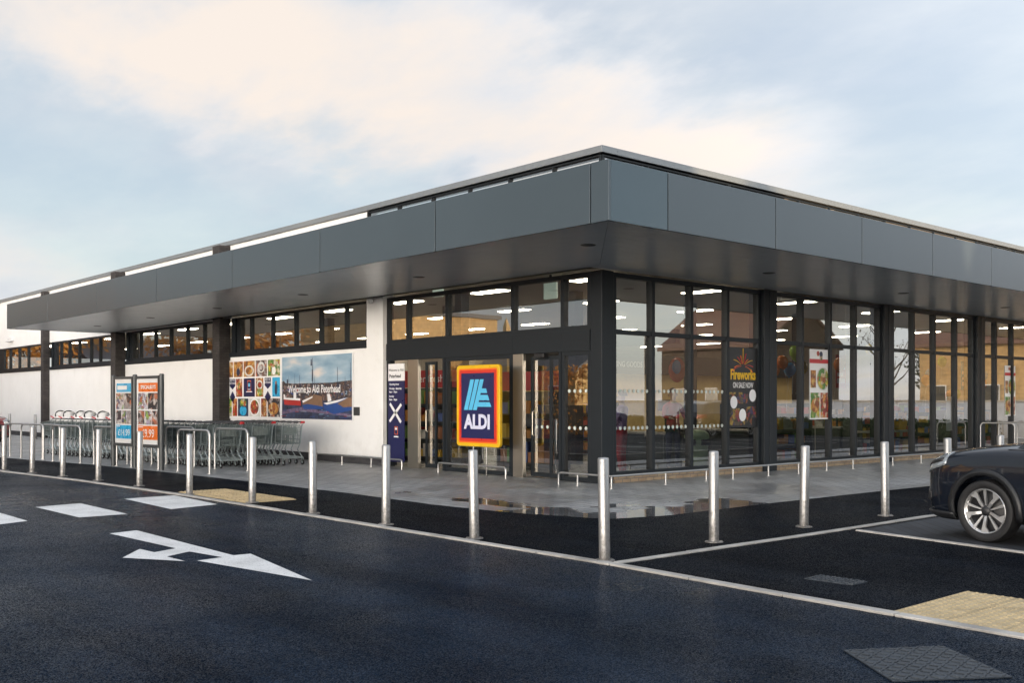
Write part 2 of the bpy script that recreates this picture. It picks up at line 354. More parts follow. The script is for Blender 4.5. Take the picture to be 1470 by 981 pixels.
M['frame'] = pbr('anthracite_window_frame', (.012,.016,.020), .45, .0, var=.08, rvar=.03, spec=.3)
M['glass'] = glass_mat('double_glazing', (.76,.79,.78), 2.1, 1.95)
M['cover'] = glass_mat('clear_poster_cover', (.98,.98,.98), 1.45, .8)
M['tube'] = pbr('satin_steel_tube', (.46,.46,.455), .38, .9, var=.05, scale=8, rvar=.03)
M['steel'] = pbr('brushed_stainless_steel', (.44,.405,.345), .33, .95, var=.03, scale=3, rvar=.012)
M['galv'] = splashed('satin_bollard_steel', (.37,.37,.365), .40, .9, .45, (.10,.09,.08), 9, .9)
M['zinc'] = pbr('zinc_trolley_wire', (.27,.32,.32), .38, .7, var=.15, scale=9)
M['zinc2'] = pbr('zinc_trolley_tube', (.48,.54,.55), .35, .75, var=.1)
M['rubber'] = pbr('black_rubber', (.010,.010,.011), .62, var=.2)
M['castor'] = pbr('grey_castor', (.10,.10,.105), .5)
M['red'] = pbr('red_plastic', (.52,.03,.035), .4)
M['black'] = pbr('black_plastic', (.016,.016,.018), .4)
M['white'] = pbr('white_plastic', (.75,.75,.75), .4)
M['whiteprint'] = pbr('white_print', (.80,.80,.80), .4, var=.02)
M['navy'] = pbr('navy_print', (.016,.018,.075), .35, var=.03)
M['yellow'] = pbr('yellow_sign_face', (.74,.45,.01), .35, var=.02)
M['signred'] = pbr('red_sign_band', (.60,.035,.02), .35, var=.02)
M['orange'] = pbr('orange_sign_band', (.82,.16,.015), .35, var=.02)
M['signblue'] = pbr('light_blue_logo', (.10,.50,.78), .35, var=.02)
M['signnavy'] = pbr('navy_sign_face', (.013,.016,.085), .35, var=.03)
M['lilac'] = pbr('pale_sign_letter', (.66,.68,.82), .35, var=.02)
M['postframe'] = pbr('dark_grey_poster_frame', (.055,.060,.062), .4, .3)
M['pblue'] = pbr('cyan_print', (.035,.38,.66), .3, var=.03)
M['porange'] = pbr('orange_print', (.75,.17,.03), .3, var=.03)
M['dot'] = pbr('frosted_dot', (.55,.60,.55), .6)
M['ceil'] = pbr('store_ceiling_tile', (.30,.275,.25), .8, var=.1, scale=1.5)
M['storefloor'] = pbr('store_floor_tile', (.36,.35,.33), .3, var=.06)
M['warmwall'] = pbr('ochre_store_wall', (.78,.56,.24), .7, var=.08)
M['storewall'] = pbr('store_back_wall', (.30,.27,.24), .7, var=.12)
M['lamp'] = emit_mat('lit_ceiling_lamp', (1.0,.88,.68), 30.0)
M['exit'] = pbr('pale_green_exit_sign', (.62,.70,.62), .4, emit=(.7,.85,.7), estr=.35)
M['bin'] = pbr('pale_green_bin', (.42,.56,.36), .4, var=.06)
def worn_paint(name):
    m, t, n, l = nt(name)
    out = N(t, 'ShaderNodeOutputMaterial'); b = N(t, 'ShaderNodeBsdfPrincipled', Roughness=.5); l.new(b.outputs[0], out.inputs[0])
    tc = N(t, 'ShaderNodeTexCoord')
    nz = N(t, 'ShaderNodeTexNoise', Scale=70.0, Detail=4.0, Roughness=.7); l.new(tc.outputs['Object'], nz.inputs['Vector'])
    n2 = N(t, 'ShaderNodeTexNoise', Scale=2.4, Detail=4.0); l.new(tc.outputs['Object'], n2.inputs['Vector'])
    r1 = ramp(t, [(.33, (.14,.14,.15)), (.45, (.72,.72,.71))]); l.new(nz.outputs[0], r1.inputs[0])
    r2 = ramp(t, [(.3, (.78,.78,.77)), (.65, (1.05,1.05,1.05))]); l.new(n2.outputs[0], r2.inputs[0])
    mm = mixc(t, 'MULTIPLY', 1.0); l.new(r1.outputs[0], mm.inputs[6]); l.new(r2.outputs[0], mm.inputs[7]); l.new(mm.outputs[2], b.inputs['Base Color'])
    bp = N(t, 'ShaderNodeBump', Strength=.4, Distance=.004); l.new(nz.outputs[0], bp.inputs['Height']); l.new(bp.outputs[0], b.inputs['Normal'])
    return m
M['whiteline'] = worn_paint('worn_white_road_paint')

# ================================================================== GROUND
def sheet(name, pts, z, mat, m2=None):
    mb = MB(); mb.poly([(p[0], p[1], z) for p in pts])
    o = mb.build(name, mat); 
    return structure(o)
sheet('car_park_road', [(-300,-300),(300,-300),(300,300),(-300,300)], 0, M['asphalt'])
KERB = [(-60,3.4),(-36,5.2),(-28,5.98),(-24.04,6.42),(-20.33,6.78),(-15.89,7.0),(-13.0,7.02),(-8.55,7.03),(-6.55,7.03),(-4.6,6.93),(-2.7,6.86),(12,6.4)]
def off(line, d):
    return [(x, y + d) for x, y in line]
# smooth asphalt footway between the kerb and the paving, and the parking bays to the east
sheet('footway', off(KERB, 0) + [(12,60),(-6.5,60),(-60,60)], .004, M['asphalt2'])
PE = [(-60,7.2),(-31,7.9),(-28,8.3),(-25.3,8.75),(-21.2,9.05),(-17,9.2),(-14.5,9.27),(-12.1,9.17),(-10.5,9.33),(-9.1,9.75),(-8.86,10.7),(-8.9,13.3),(-8.86,16.1),(-8.7,20),(-8.6,60)]
sheet('block_paving', PE + [(-60,60)], .008, M['paving'])
def kerb(name, line, w):
    mb = MB()
    for (a, b) in zip(line[:-1], line[1:]):
        a = Vector((*a, 0)); b = Vector((*b, 0)); L = (b - a).length; k = max(1, round(L / .915)); d = (b - a) / k; nrm = Vector((-d.y, d.x, 0)).normalized() * w
        for i in range(k):
            p = a + d * (i + .005); q = a + d * (i + .995)
            mb.prism([p, q, q + nrm, p + nrm], (0, 0, .022 + random.uniform(-.002,.002)))
    return structure(mb.build(name, M['kerb'], bevel=.006))
kerb('kerb', KERB, .10)
kerb('kerb', [(-6.54,7.16),(-6.46,10.3),(-6.44,13.2),(-6.4,30)], .085)
kerb('kerb', [(-6.35,11.08),(-4.25,10.70),(2,9.57)], .07)
# dark setts of the bay the car stands in
sheet('parking_bay', [(-6.34,11.17),(-4.25,10.79),(2,9.66),(2,15.4),(-6.34,15.4)], .012, M['setts'])
sheet('crossing_dash', [(-15.69,4.65),(-15.82,5.33),(-13.89,5.31),(-13.9,4.67)], .005, M['whiteline'])
sheet('crossing_dash', [(-16.09,6.09),(-16.14,6.93),(-14.3,6.81),(-14.1,6.01)], .005, M['whiteline'])
sheet('crossing_dash', [(-15.9,3.2),(-15.7,4.05),(-13.94,4.04),(-13.78,3.67),(-13.8,3.2)], .005, M['whiteline'])
ar = MB()
ar.poly([(-11.99,4.37,.005),(-10.32,4.45,.005),(-10.01,4.46,.005),(-9.43,4.54,.005),(-9.39,4.26,.005),(-7.69,4.53,.005),(-9.46,4.86,.005),(-9.47,4.68,.005),(-12.07,4.72,.005)])
ar.poly([(-10.32,4.45,.005),(-10.20,4.17,.005),(-10.53,4.15,.005),(-10.05,3.79,.005),(-9.43,4.16,.005),(-9.84,4.15,.005),(-10.01,4.46,.005)])
structure(ar.build('road_arrow_marking', M['whiteline']))
for (a, b) in [((0,644),(64,640)), ((0,650.5),(70,646)), ((0,637),(40,635))]:
    p, q = gnd(*a), gnd(*b); nrm = Vector((0, .16, 0)); e = (p - q).normalized() * 6
    sheet('parking_bay_line', [p + e, q, q + nrm, p + e + nrm], .013, M['whiteline'])
# bay lines in the car park behind and beside, seen in the glass
for i in range(9):
    x = -4.2 + i * .01; y = 18 + i * 2.6
    sheet('parking_bay_line', [(-6.2,y),(-1.4,y),(-1.4,y+.1),(-6.2,y+.1)], .013, M['whiteline'])
for i in range(14):
    x = -40 + i * 2.6
    sheet('parking_bay_line', [(x,-14),(x+.1,-14),(x+.1,-9),(x,-9)], .005, M['whiteline'])
# tactile paving
def tactile(name, x0, x1, y0, y1, ribs=False):
    mb = MB(); z = .014
    k = round((x1 - x0) / .4); j = round((y1 - y0) / .4); sx = (x1 - x0) / k; sy = (y1 - y0) / j
    for a in range(k):
        for b in range(j):
            u, v = x0 + a * sx, y0 + b * sy
            mb.box((u+.003, v+.003, .002), (u+sx-.003, v+sy-.003, z + random.uniform(0,.0015)))
            if ribs:
                for r_ in range(6):
                    yy = v + sy * (r_ + .5) / 6
                    mb.tube([(u+.02,yy,z+.001),(u+sx-.02,yy,z+.001)], .012, 5)
            else:
                for p in range(6):
                    for q in range(6):
                        c = (u + sx*(p+.5)/6, v + sy*(q+.5)/6, z)
                        mb.lathe([(.019,-.001),(.016,.006),(.010,.0085)], c, n=7)
    return structure(mb.build(name, M['tactile']))
tactile('tactile_paving', -3.72, -.5, 6.98, 8.2)
tactile('tactile_paving', -16.6, -14.15, 7.2, 8.05, True)
# iron covers
def cover(name, label, quad, z, bars):
    mb = MB(); q = [Vector((p[0], p[1], 0)) for p in quad]
    mb.prism([p + Vector((0,0,.003)) for p in q], (0,0,z))
    def L(u, v): return (q[0]*(1-u)+q[1]*u)*(1-v)+(q[3]*(1-u)+q[2]*u)*v
    for i in range(bars):
        for j in range(bars):
            u, v = (i+.5)/bars, (j+.5)/bars; d = .3/bars
            a, b = (L(u-d,v-d), L(u+d,v+d)) if (i+j) % 2 else (L(u-d,v+d), L(u+d,v-d))
            mb.tube([a + Vector((0,0,z+.004)), b + Vector((0,0,z+.004))], .008, 4)
    o = mb.build(name, M['iron'])
    return tag(o, label, 'cover')
M['iron'] = pbr('cast_iron_cover', (.045,.055,.068), .5, .45, var=.3, scale=8)
cover('manhole_cover', 'large cast iron inspection cover with studs, set in the road below the buff paving', [(-3.35,5.71),(-2.99,6.27),(-2.4,5.86),(-2.8,5.28)], .008, 12)
cover('drain_cover', 'small oblong iron cover in the black asphalt between the two pale kerb lines', [(-4.93,7.76),(-4.93,8.02),(-4.48,8.02),(-4.48,7.78)], .008, 8)

# ================================================================== THE STORE
B = thing('supermarket_building', 'low white and dark grey supermarket with a wide flat canopy and corner glazing', 'shop', (BX, BY, 0))
def bp(mb, name, mat, parent=None, **kw): return mb.build(name, mat, parent or B, world=True, **kw)
FARX, FARY = -66.0, 62.0
WT = .3
# --- white cladding of the long front
mb = MB()
mb.box((FARX,BY,.2),(-20.16,BY+WT,2.84))
mb.box((-20.86,BY-.004,2.84),(-20.16,BY+WT,ZS+.3))
mb.box((FARX,BY,3.99),(-28.0,BY+WT,6.15)); mb.box((-28.0,BY,4.3),(-20.86,BY+WT,6.15))
# joints between cladding panels
bp(mb, 'white_wall', M['render'])
mb = MB(); mb.box((FARX,BY-.012,0),(-20.02,BY+WT,.2)); bp(mb, 'plinth', M['plinth'])
mb = MB(); mb.box((BX-WT,BY+6,4.0),(BX-.05,FARY,6.15)); mb.box((FARX,FARY,0),(BX,FARY+.3,6.15)); bp(mb, 'rear_wall', M['storewall'])
# --- brick piers on the front
for px0 in (-28.56,-36.76,-44.95,-53.1,-61.3):
    mb = MB(); pw = .46 if px0 > -40 else .34
    mb.box((px0,BY-.35 if px0>-40 else BY-.25,.0),(px0+pw,BY-.002,ZS if px0 > -38 else 6.12)); bp(mb, 'brick_pier', M['brick'])
    mb = MB(); mb.box((px0,BY-.35,ZF+.2),(px0+.46,BY-.002,6.14))
    if px0 > -38: bp(mb, 'brick_pier', M['brick'])
# --- parapet capping
mb = MB()
mb.box((FARX,BY-.06,6.16),(BX+.06,BY+.35,ZR)); mb.box((BX-.35,BY+.352,6.16),(BX+.06,FARY,ZR)); bp(mb, 'parapet_capping', M['fascia_edge'], bevel=.008)
mb = MB(); mb.box((FARX,BY+.06,6.138),(BX-.06,BY+.30,6.157)); mb.box((BX-.30,BY+.31,6.138),(BX-.06,FARY,6.157)); bp(mb, 'shadow_gap', M['gap'])
mb = MB(); mb.box((FARX,BY+.36,6.0),(BX-.36,FARY,6.12)); bp(mb, 'roof', M['gap'])
# --- clerestory band above the canopy
def strip(parent, a, b, z0, z1, cuts, axis, pos, fr=.05, depth=.10, name='window', sills=None, mats=('frame',), hz=None, inset=.05, pane_name='pane', dots=()):
    """a glazed strip: one frame mesh with mullions at cuts, each pane a child. axis 'x': faces -Y at y=pos; axis 'y': faces +X at x=pos"""
    mb = MB()
    def bx(u0, u1, w0, w1, d0=0.0, d1=None):
        d1 = depth if d1 is None else d1
        if axis == 'x': mb.box((u0, pos + d0, w0), (u1, pos + d1, w1))
        else: mb.box((pos - d0, u0, w0), (pos - d1, u1, w1))
    xs = [a] + list(cuts) + [b]
    bx(a, b, z0, z0 + fr); bx(a, b, z1 - fr, z1)
    hz = list(hz or [])
    for i, u in enumerate(xs):
        w = fr if i in (0, len(xs)-1) else fr
        u0 = u - w/2 if 0 < i < len(xs)-1 else (u if i == 0 else u - w)
        bx(u0, u0 + w, z0 + fr, z1 - fr, -.012 if 0 < i < len(xs)-1 else 0)
    for h in hz:
        for u0, u1 in zip(xs[:-1], xs[1:]): bx(u0 + fr/2, u1 - fr/2, h - fr/2, h + fr/2, .004)
    f = bp(mb, name, M['frame'], parent)
    zz = [z0 + fr] + [v for h in hz for v in (h - fr/2, h + fr/2)] + [z1 - fr]
    for u0, u1 in zip(xs[:-1], xs[1:]):
        for k in range(0, len(zz), 2):
            p = MB(); e = .004; jit = random.uniform(-.0025,.0025); jz = random.uniform(-.002,.002)
            w0, w1 = zz[k], zz[k+1]
            if axis == 'x': p.poly([(u0+e,pos+inset-jit,w0),(u1-e,pos+inset+jit,w0),(u1-e,pos+inset+jit+jz,w1),(u0+e,pos+inset-jit+jz,w1)])
            else: p.poly([(pos-inset-jit,u0+e,w0),(pos-inset+jit,u1-e,w0),(pos-inset+jit+jz,u1-e,w1),(pos-inset-jit+jz,u0+e,w1)])
            po = p.build(pane_name, M['glass'], f, world=True, fix=False)
    return f
strip(None, -20.84, BX-.02, 4.83, 6.135, [-20.84 + i*1.3 for i in range(1,6)], 'x', BY, fr=.024, name='clerestory_window')
strip(None, BY+.02, 40, 4.83, 6.135, [BY + i*1.3 for i in range(1,20)], 'y', BX, fr=.024, name='clerestory_window')
# --- high strip windows along the front
def vert(xs): return [on_y(x, 500, BY+.05).x for x in xs]
wz0, wz1 = 2.84, 3.985
groups = [(-28.08,-20.87,[on_y(300+a/3.066,500,13.84).x for a in (188,281.5,383.5,494,606)], -27.6),
          (-36.28,-28.58,[on_y(150+a/6.125,500,13.84).x for a in (320,450,585,732,880)], -35.75),
          (-44.47,-36.78,[on_y(x,500,13.84).x for x in (88,100,114,131,144)], -43.9),
          (-52.62,-44.97,[on_y(x,500,13.84).x for x in (15,28,41)], -51.3),
          (-60.8,-53.15,[-59.5,-58,-56.5,-55], -60.6)]
for (a, b, cuts, blank) in groups:
    f = strip(None, blank, b, wz0 + .13, wz1, cuts, 'x', BY+.02, fr=.06, name='strip_window')
    mb = MB(); mb.box((a,BY+.025,wz0+.13),(blank-.002,BY+.2,wz1)); mb.box((a+.30,BY-.02,wz0+.13),(a+.34,BY+.024,wz1)); mb.build('blank_panel', M['frame'], f, world=True)
    mb = MB(); mb.box((a,BY-.05,wz0),(b,BY+.25,wz0+.127)); mb.build('sill', M['frame'], f, world=True, bevel=.006)
# --- canopy
def facing(mb, name, par, mat=None): return mb.build(name, mat or M['fascia'], par, world=True, bevel=.004)
mb = MB()
mb.box((-37.1+.03,CANY+.05,ZS+.05),(CANX-.05,BY-.36,ZF-.03)); mb.box((BX+.3,BY-.36,ZS+.05),(CANX-.05,58,ZF-.03)); mb.box((-20.8,BY-.36,ZS+.05),(BX+.3,BY-.01,ZF-.03)); mb.box((-37.07,BY-.36,ZS+.05),(-36.77,BY-.01,ZF-.03));mb.box((-36.29,BY-.36,ZS+.05),(-28.57,BY-.01,ZF-.03));mb.box((-28.09,BY-.36,ZS+.05),(-20.8,BY-.01,ZF-.03))
CAN = bp(mb, 'canopy', M['gap'])
jx = [-37.1,-32.83,-28.65,-24.55,-20.49,-16.86,-13.26,-9.75,CANX]
for u, v in zip(jx[:-1], jx[1:]):
    mb = MB(); g = .011
    mb.box((u + (g if u > -37 else 0), CANY, ZS), (v - (g if v < CANX else 0), CANY+.045, ZF)); facing(mb, 'fascia_panel', CAN)
jy = [CANY+.047,11.33,14.0,16.66,19.31,21.94,24.6,27.3,30.0,32.7,35.4,38.1,42,46,50,54,58]
for u, v in zip(jy[:-1], jy[1:]):
    mb = MB(); g = .011
    mb.box((CANX-.045, u + (g if u > 11 else 0), ZS), (CANX, v - g, ZF)); facing(mb, 'fascia_panel', CAN, M['fascia_gloss'] if u < 11 else None)
mb = MB(); mb.box((-37.1,CANY+.047,ZS),(-37.065,BY-.01,ZF)); facing(mb, 'fascia_panel', CAN)
# soffit planks run along each side, mitred at the corner
so = MB(); w = .305; k = 12; g = .004
for i in range(k):
    d0 = .07 + i * (w-.003); d1 = d0 + w - .003 - g
    ya, yb = CANY + d0, min(CANY + d1, BY-.36 if i == 11 else BY); xa, xb = CANX - d0, CANX - min(d1, 3.62)
    so.prism([(-37.03,ya,ZS+.014),(xa-.003,ya,ZS+.014),(xb-.003,yb,ZS+.014),(-37.03,yb,ZS+.014)], (0,0,.02))
    so.prism([(xa+.003,ya+.002,ZS+.014),(xa+.003,57,ZS+.014),(xb+.003,57,ZS+.014),(xb+.003,yb+.002,ZS+.014)], (0,0,.02))
so.build('soffit', M['soffit'], CAN, world=True)
for (x, y) in [(-11.18,11.52),(-11.33,16.63),(-11.43,22.04),(-11.4,27.4),(-16.31,12.0),(-20.76,11.98),(-25.32,12.05),(-29.5,11.95),(-33.96,11.99)]:
    mb = MB(); mb.lathe([(.0,-.012),(.085,-.012),(.11,-.008),(.125,.0),(.125,.012)], (x,y,ZS+.013), n=20); mb.build('downlight', M['black'], CAN, world=True, smooth=True)
# --- corner column and the columns of the glazed side
mb = MB(); cw = .50
mb.box((BX-.30,BY-.0,0),(BX,BY+.32,ZS+.0)); bp(mb, 'corner_column', M['frame'], bevel=.01)
colY = [18.84,24.03,29.3,34.6,39.9,45.2]
for y in colY:
    mb = MB(); mb.box((BX-.34,y+.01,0),(BX+.07,y+.49,ZS+.0)); mb.box((BX+.069,y+.2,0),(BX+.085,y+.3,ZS-.02)); bp(mb, 'column', M['frame'], bevel=.008)
# --- glazed bays of the side, each its own part
bay_cuts = [[15.26,16.45,17.66],[20.475,21.67,22.8],[25.72,26.89,28.16],[30.73,31.9,33.2],[36,37.2,38.5],[41.3,42.5,43.8]]
starts = [BY+.33] + [y + .50 for y in colY[:-1]]
for s0, e0, cuts in zip(starts, colY, bay_cuts):
    strip(None, s0, e0, .13, ZS-.02, cuts, 'y', BX-.02, fr=.085, depth=.14, hz=[2.86], name='glazed_bay', inset=.06)
mb = MB(); mb.box((BX-.25,BY+.33,0),(BX+.02,45.1,.125)); bp(mb, 'buff_plinth', M['buffbrick'])
mb = MB(); mb.box((BX-.25,45.7,0),(BX,FARY,ZS)); bp(mb, 'side_wall', M['render'])
# --- entrance screen
TR0, TR1 = 2.50, 2.90
def V(px): return on_y(px, 500, BY).x
ENT = strip(None, -20.02, -13.335, TR1, ZS-.005, [V(584.5),V(641),V(735.5),V(807)], 'x', BY+.01, fr=.085, depth=.14, name='entrance_screen')
mb = MB(); mb.box((-20.02,BY-.012,TR0),(-13.335,BY+.14,TR1-.002))
for xx in (V(584.5),V(641),V(735.5),V(807)): mb.box((xx-.02,BY-.016,TR0+.02),(xx+.02,BY-.0125,TR1-.02))
mb.build('transom_panel', M['frame'], ENT, world=True, bevel=.004)
LB = [(V(641)-.06,V(735.5)-.03),(V(807)-.03,-13.335)]
for a, b in LB: strip(None, a, b, .02, TR0-.002, [], 'x', BY+.01, fr=.075, depth=.13, name='side_light')
mb = MB(); mb.box((-20.02,BY,.0),(-19.86,BY+.13,TR0-.002)); mb.build('door_jamb', M['frame'], ENT, world=True, bevel=.006)
def sliding_door(x0, x1, leafs):
    d = thing('sliding_door', None, None, (0,0,0)); d.parent = B
    return d
# door openings: stainless reveal, header, leaves
def leaf(name, x0, x1, y, par, hx):
    mb = MB(); f = .055
    mb.box((x0,y,.03),(x0+f,y+.045,TR0-.06)); mb.box((x1-f,y,.03),(x1,y+.045,TR0-.06)); mb.box((x0+f,y,.03),(x1-f,y+.045,.12)); mb.box((x0+f,y,TR0-.13),(x1-f,y+.045,TR0-.06))
    o = mb.build(name, M['frame'], par, world=True)
    p = MB(); p.poly([(x0+f,y+.02,.12),(x1-f,y+.02,.12),(x1-f,y+.021,TR0-.13),(x0+f,y+.021,TR0-.13)]); p.build('pane', M['glass'], o, world=True, fix=False)
    h = MB(); h.tube([(hx,y-.001,.85),(hx,y-.05,.87),(hx,y-.05,1.33),(hx,y-.001,1.35)], .011, 8); h.build('handle', M['steel'], o, world=True, smooth=True)
    return o
mb = MB(); mb.box((V(585.5),BY-.005,0),(V(600.5),BY+.075,TR0-.002)); mb.build('steel_reveal', M['steel'], ENT, world=True, bevel=.004)
mb = MB(); mb.box((V(737)-.01,BY-.005,0),(V(751),BY+.075,TR0-.002)); mb.build('steel_reveal', M['steel'], ENT, world=True, bevel=.004)
leaf('sliding_door', V(601)+.01, V(617), BY+.18, B, V(605))
leaf('sliding_door', V(752)+.01, V(782)-.0, BY+.18, B, V(757.5))
leaf('sliding_door', V(783), V(805), BY+.12, B, V(801.5))
mb = MB(); mb.box((V(636)-.02,BY-.004,0),(V(641)-.062,BY+.14,TR0-.002)); mb.box((V(801)+.02,BY-.004,0),(V(807)-.032,BY+.14,TR0-.002)); mb.box((V(735.5)-.028,BY-.004,0),(V(737)-.012,BY+.14,TR0-.002)); mb.build('door_jamb', M['frame'], ENT, world=True)
mb = MB(); mb.box((V(765),BY+.02,TR0-.09),(V(779),BY+.16,TR0-.004)); mb.build('door_sensor', M['black'], ENT, world=True, bevel=.01)
# rows of frosted dots on the glass
def dots(parent, axis, pos, u0, u1, zs):
    mb = MB(); n_ = max(2, int((u1 - u0) / .125))
    for z in zs:
        for i in range(n_):
            u = u0 + (u1 - u0) * (i + .5) / n_
            if axis == 'x': mb.lathe([(0,-.001),(.036,-.001),(.036,.001)], (u,pos,z), 'y', 12)
            else: mb.lathe([(0,-.001),(.036,-.001),(.036,.001)], (pos,u,z), 'x', 12)
    return mb.build('frosted_dot_pattern', M['dot'], parent, world=True)
bays = [o for o in B.children if o.name.startswith('glazed_bay')]
ys = [starts[0]] + bay_cuts[0] + [colY[0]]
for a, b in zip(ys[:-1], ys[1:]): dots(bays[0], 'y', BX-.072, a+.06, b-.06, (1.74,1.03))
dots(ENT, 'x', BY+.05, LB[1][0]+.1, LB[1][1]-.08, (1.74,1.03))
dots(ENT, 'x', BY+.185, V(757), V(780), (1.03,))
# small fittings
mb = MB(); mb.box((-21.42,BY-.02,1.19),(-21.16,BY-.001,1.40)); bp(mb, 'wall_vent', M['postframe'], bevel=.004)
mb = MB(); mb.box((-50.1,BY-.16,4.27),(-49.6,BY-.001,4.42)); mb.box((-50.3,BY-.2,4.24),(-49.95,BY-.05,4.32)); bp(mb, 'floodlight', M['white'], bevel=.01)
mb = MB(); mb.lathe([(0,-.10),(.05,-.095),(.075,-.06),(.08,0)], (on_y(531,431,BY-.12).x,BY-.12,ZS-.002), n=16); bp(mb, 'dome_camera', M['white'], smooth=True)
# --- shell of the sales floor
mb = MB(); mb.box((FARX,BY+.31,4.22),(BX-.36,FARY,4.3)); bp(mb, 'store_ceiling', M['ceil'])
mb = MB(); mb.poly([(FARX,BY+.14,.016),(BX-.05,BY+.14,.016),(BX-.05,FARY,.016),(FARX,FARY,.016)]); bp(mb, 'store_floor', M['storefloor'])
mb = MB(); mb.box((FARX,44,0.02),(BX-.4,44.2,4.2)); mb.box((-40.2,22,0.02),(-40,44,4.2)); bp(mb, 'store_partition', M['storewall'])
mb = MB(); mb.box((-22.2,19.5,.02),(-22.0,34,3.0)); bp(mb, 'bakery_wall', M['warmwall'])
mb = MB(); mb.box((-21.99,19.5,2.42),(-21.6,34,3.02)); SGN = bp(mb, 'bakery_header', M['black'])
yc = on_x(898,525,-21.59).y
text_part('MORNING GOODS', .25, M['whiteprint'], SGN, (-21.585-BX, yc-BY-.12, 2.70), FACE_R, sx=.85)
for (x, y) in [(-17.5,17.6),(-17.5,22),(-17.5,27.2),(-22.5,17.6),(-28.5,17.4),(-35,17.4),(-19.8,15.9)]:
    mb = MB(); mb.box((x-.13,y-.13,.02),(x+.13,y+.13,4.21)); bp(mb, 'store_column', M['frame'], bevel=.01)
mb = MB(); mb.box((-19.9,16.6,2.75),(-13.6,16.75,3.05)); mb.box((-20,14.2,2.75),(-19.85,16.6,3.05)); bp(mb, 'lobby_beam', M['frame'])
# lit ceiling lamps
li = 0
for x in (-15.2,-18.6,-22,-25.4,-28.8,-32.2,-35.6,-39,-43,-47,-51):
    for y in (15.8,19.6,23.6,28,32.5,37.5):
        if x < -40 and y > 22: continue
        mb = MB(); mb.box((x-.55,y-.15,4.15),(x+.55,y+.15,4.17)); mb.box((x-.58,y-.18,4.171),(x+.58,y+.18,4.2))
        for q in range(6): mb.m[q] = 0
        for q in range(6,12): mb.m[q] = 1
        bp(mb, 'ceiling_lamp', [M['lamp'], M['white']])

# ================================================================== STREET FURNITURE
ORD = ['first','second','third','fourth','fifth','sixth','seventh','eighth','ninth','tenth','eleventh','twelfth','thirteenth','fourteenth','fifteenth','sixteenth','seventeenth','eighteenth','nineteenth','twentieth','twenty-first','twenty-second','twenty-third','twenty-fourth','twenty-fifth','twenty-sixth','twenty-seventh','twenty-eighth','twenty-ninth','thirtieth','thirty-first','thirty-second','thirty-third','thirty-fourth','thirty-fifth','thirty-sixth']
# ---- bollards
def make_bollard():
    o = thing('bollard', 'x', 'bollard', (0,0,0), 0, 'stainless steel bollards along the kerb')
    mb = MB(); mb.lathe([(.0545,.01),(.0545,.985),(.051,.994),(.043,1.0),(0,1.003)], n=28); mb.build('post', M['galv'], o, smooth=True)
    mb = MB(); mb.lathe([(.10,.004),(.10,.012),(.094,.017),(.056,.018)], n=28)
    for q in range(4):
        c = (.08*math.cos(q*math.pi/2+.4), .08*math.sin(q*math.pi/2+.4), .016); mb.lathe([(.010,0),(.010,.008),(0,.009)], c, n=6)
    mb.build('base_flange', M['galv'], o, smooth=True)
    return o
bol = make_bollard()
FRONT_B = [(681,775),(554,755),(449,739),(362,723),(272,711),(200,699),(141,691),(90,685),(46,680),(6,676)]
bspots = [(gnd(868,807), 'steel bollard on the corner where the two pale kerb lines meet')]
for i, p in enumerate(FRONT_B):
    bspots.append((gnd(*p), f'steel bollard on the long front kerb, {ORD[i]} to the left of the corner bollard'))
side = [gnd(1025,780), gnd(1154,758), gnd(1271,742), Vector((-6.95,14.75,0)), Vector((-6.98,16.62,0))]
for i, p in enumerate(side):
    bspots.append((p, ['steel bollard on the side kerb, first to the right of the corner bollard','steel bollard where the bay line meets the side kerb','steel bollard standing just left of the dark car bonnet','steel bollard half hidden behind the dark car bonnet','steel bollard farthest behind the dark car, only its top showing'][i]))
for i, (p, lab) in enumerate(bspots):
    o = bol if i == 0 else copy_tree(bol)
    o.location = (p.x, p.y, .004); o['label'] = lab; o.rotation_euler = (R(random.uniform(-.9,.9)), R(random.uniform(-.9,.9)), random.uniform(0,6))
# pale posts against the far white wall
far = None
for i, px in enumerate((14, 51)):
    p = on_y(px, 620, 13.0)
    o = copy_tree(bol); o.location = (p.x, 13.0, .0)
    o['label'] = ['slim pale post before the far white wall, above the red car', 'slim pale post just left of the outermost brick pier'][i]; o['group'] = 'pale posts by the far wall'

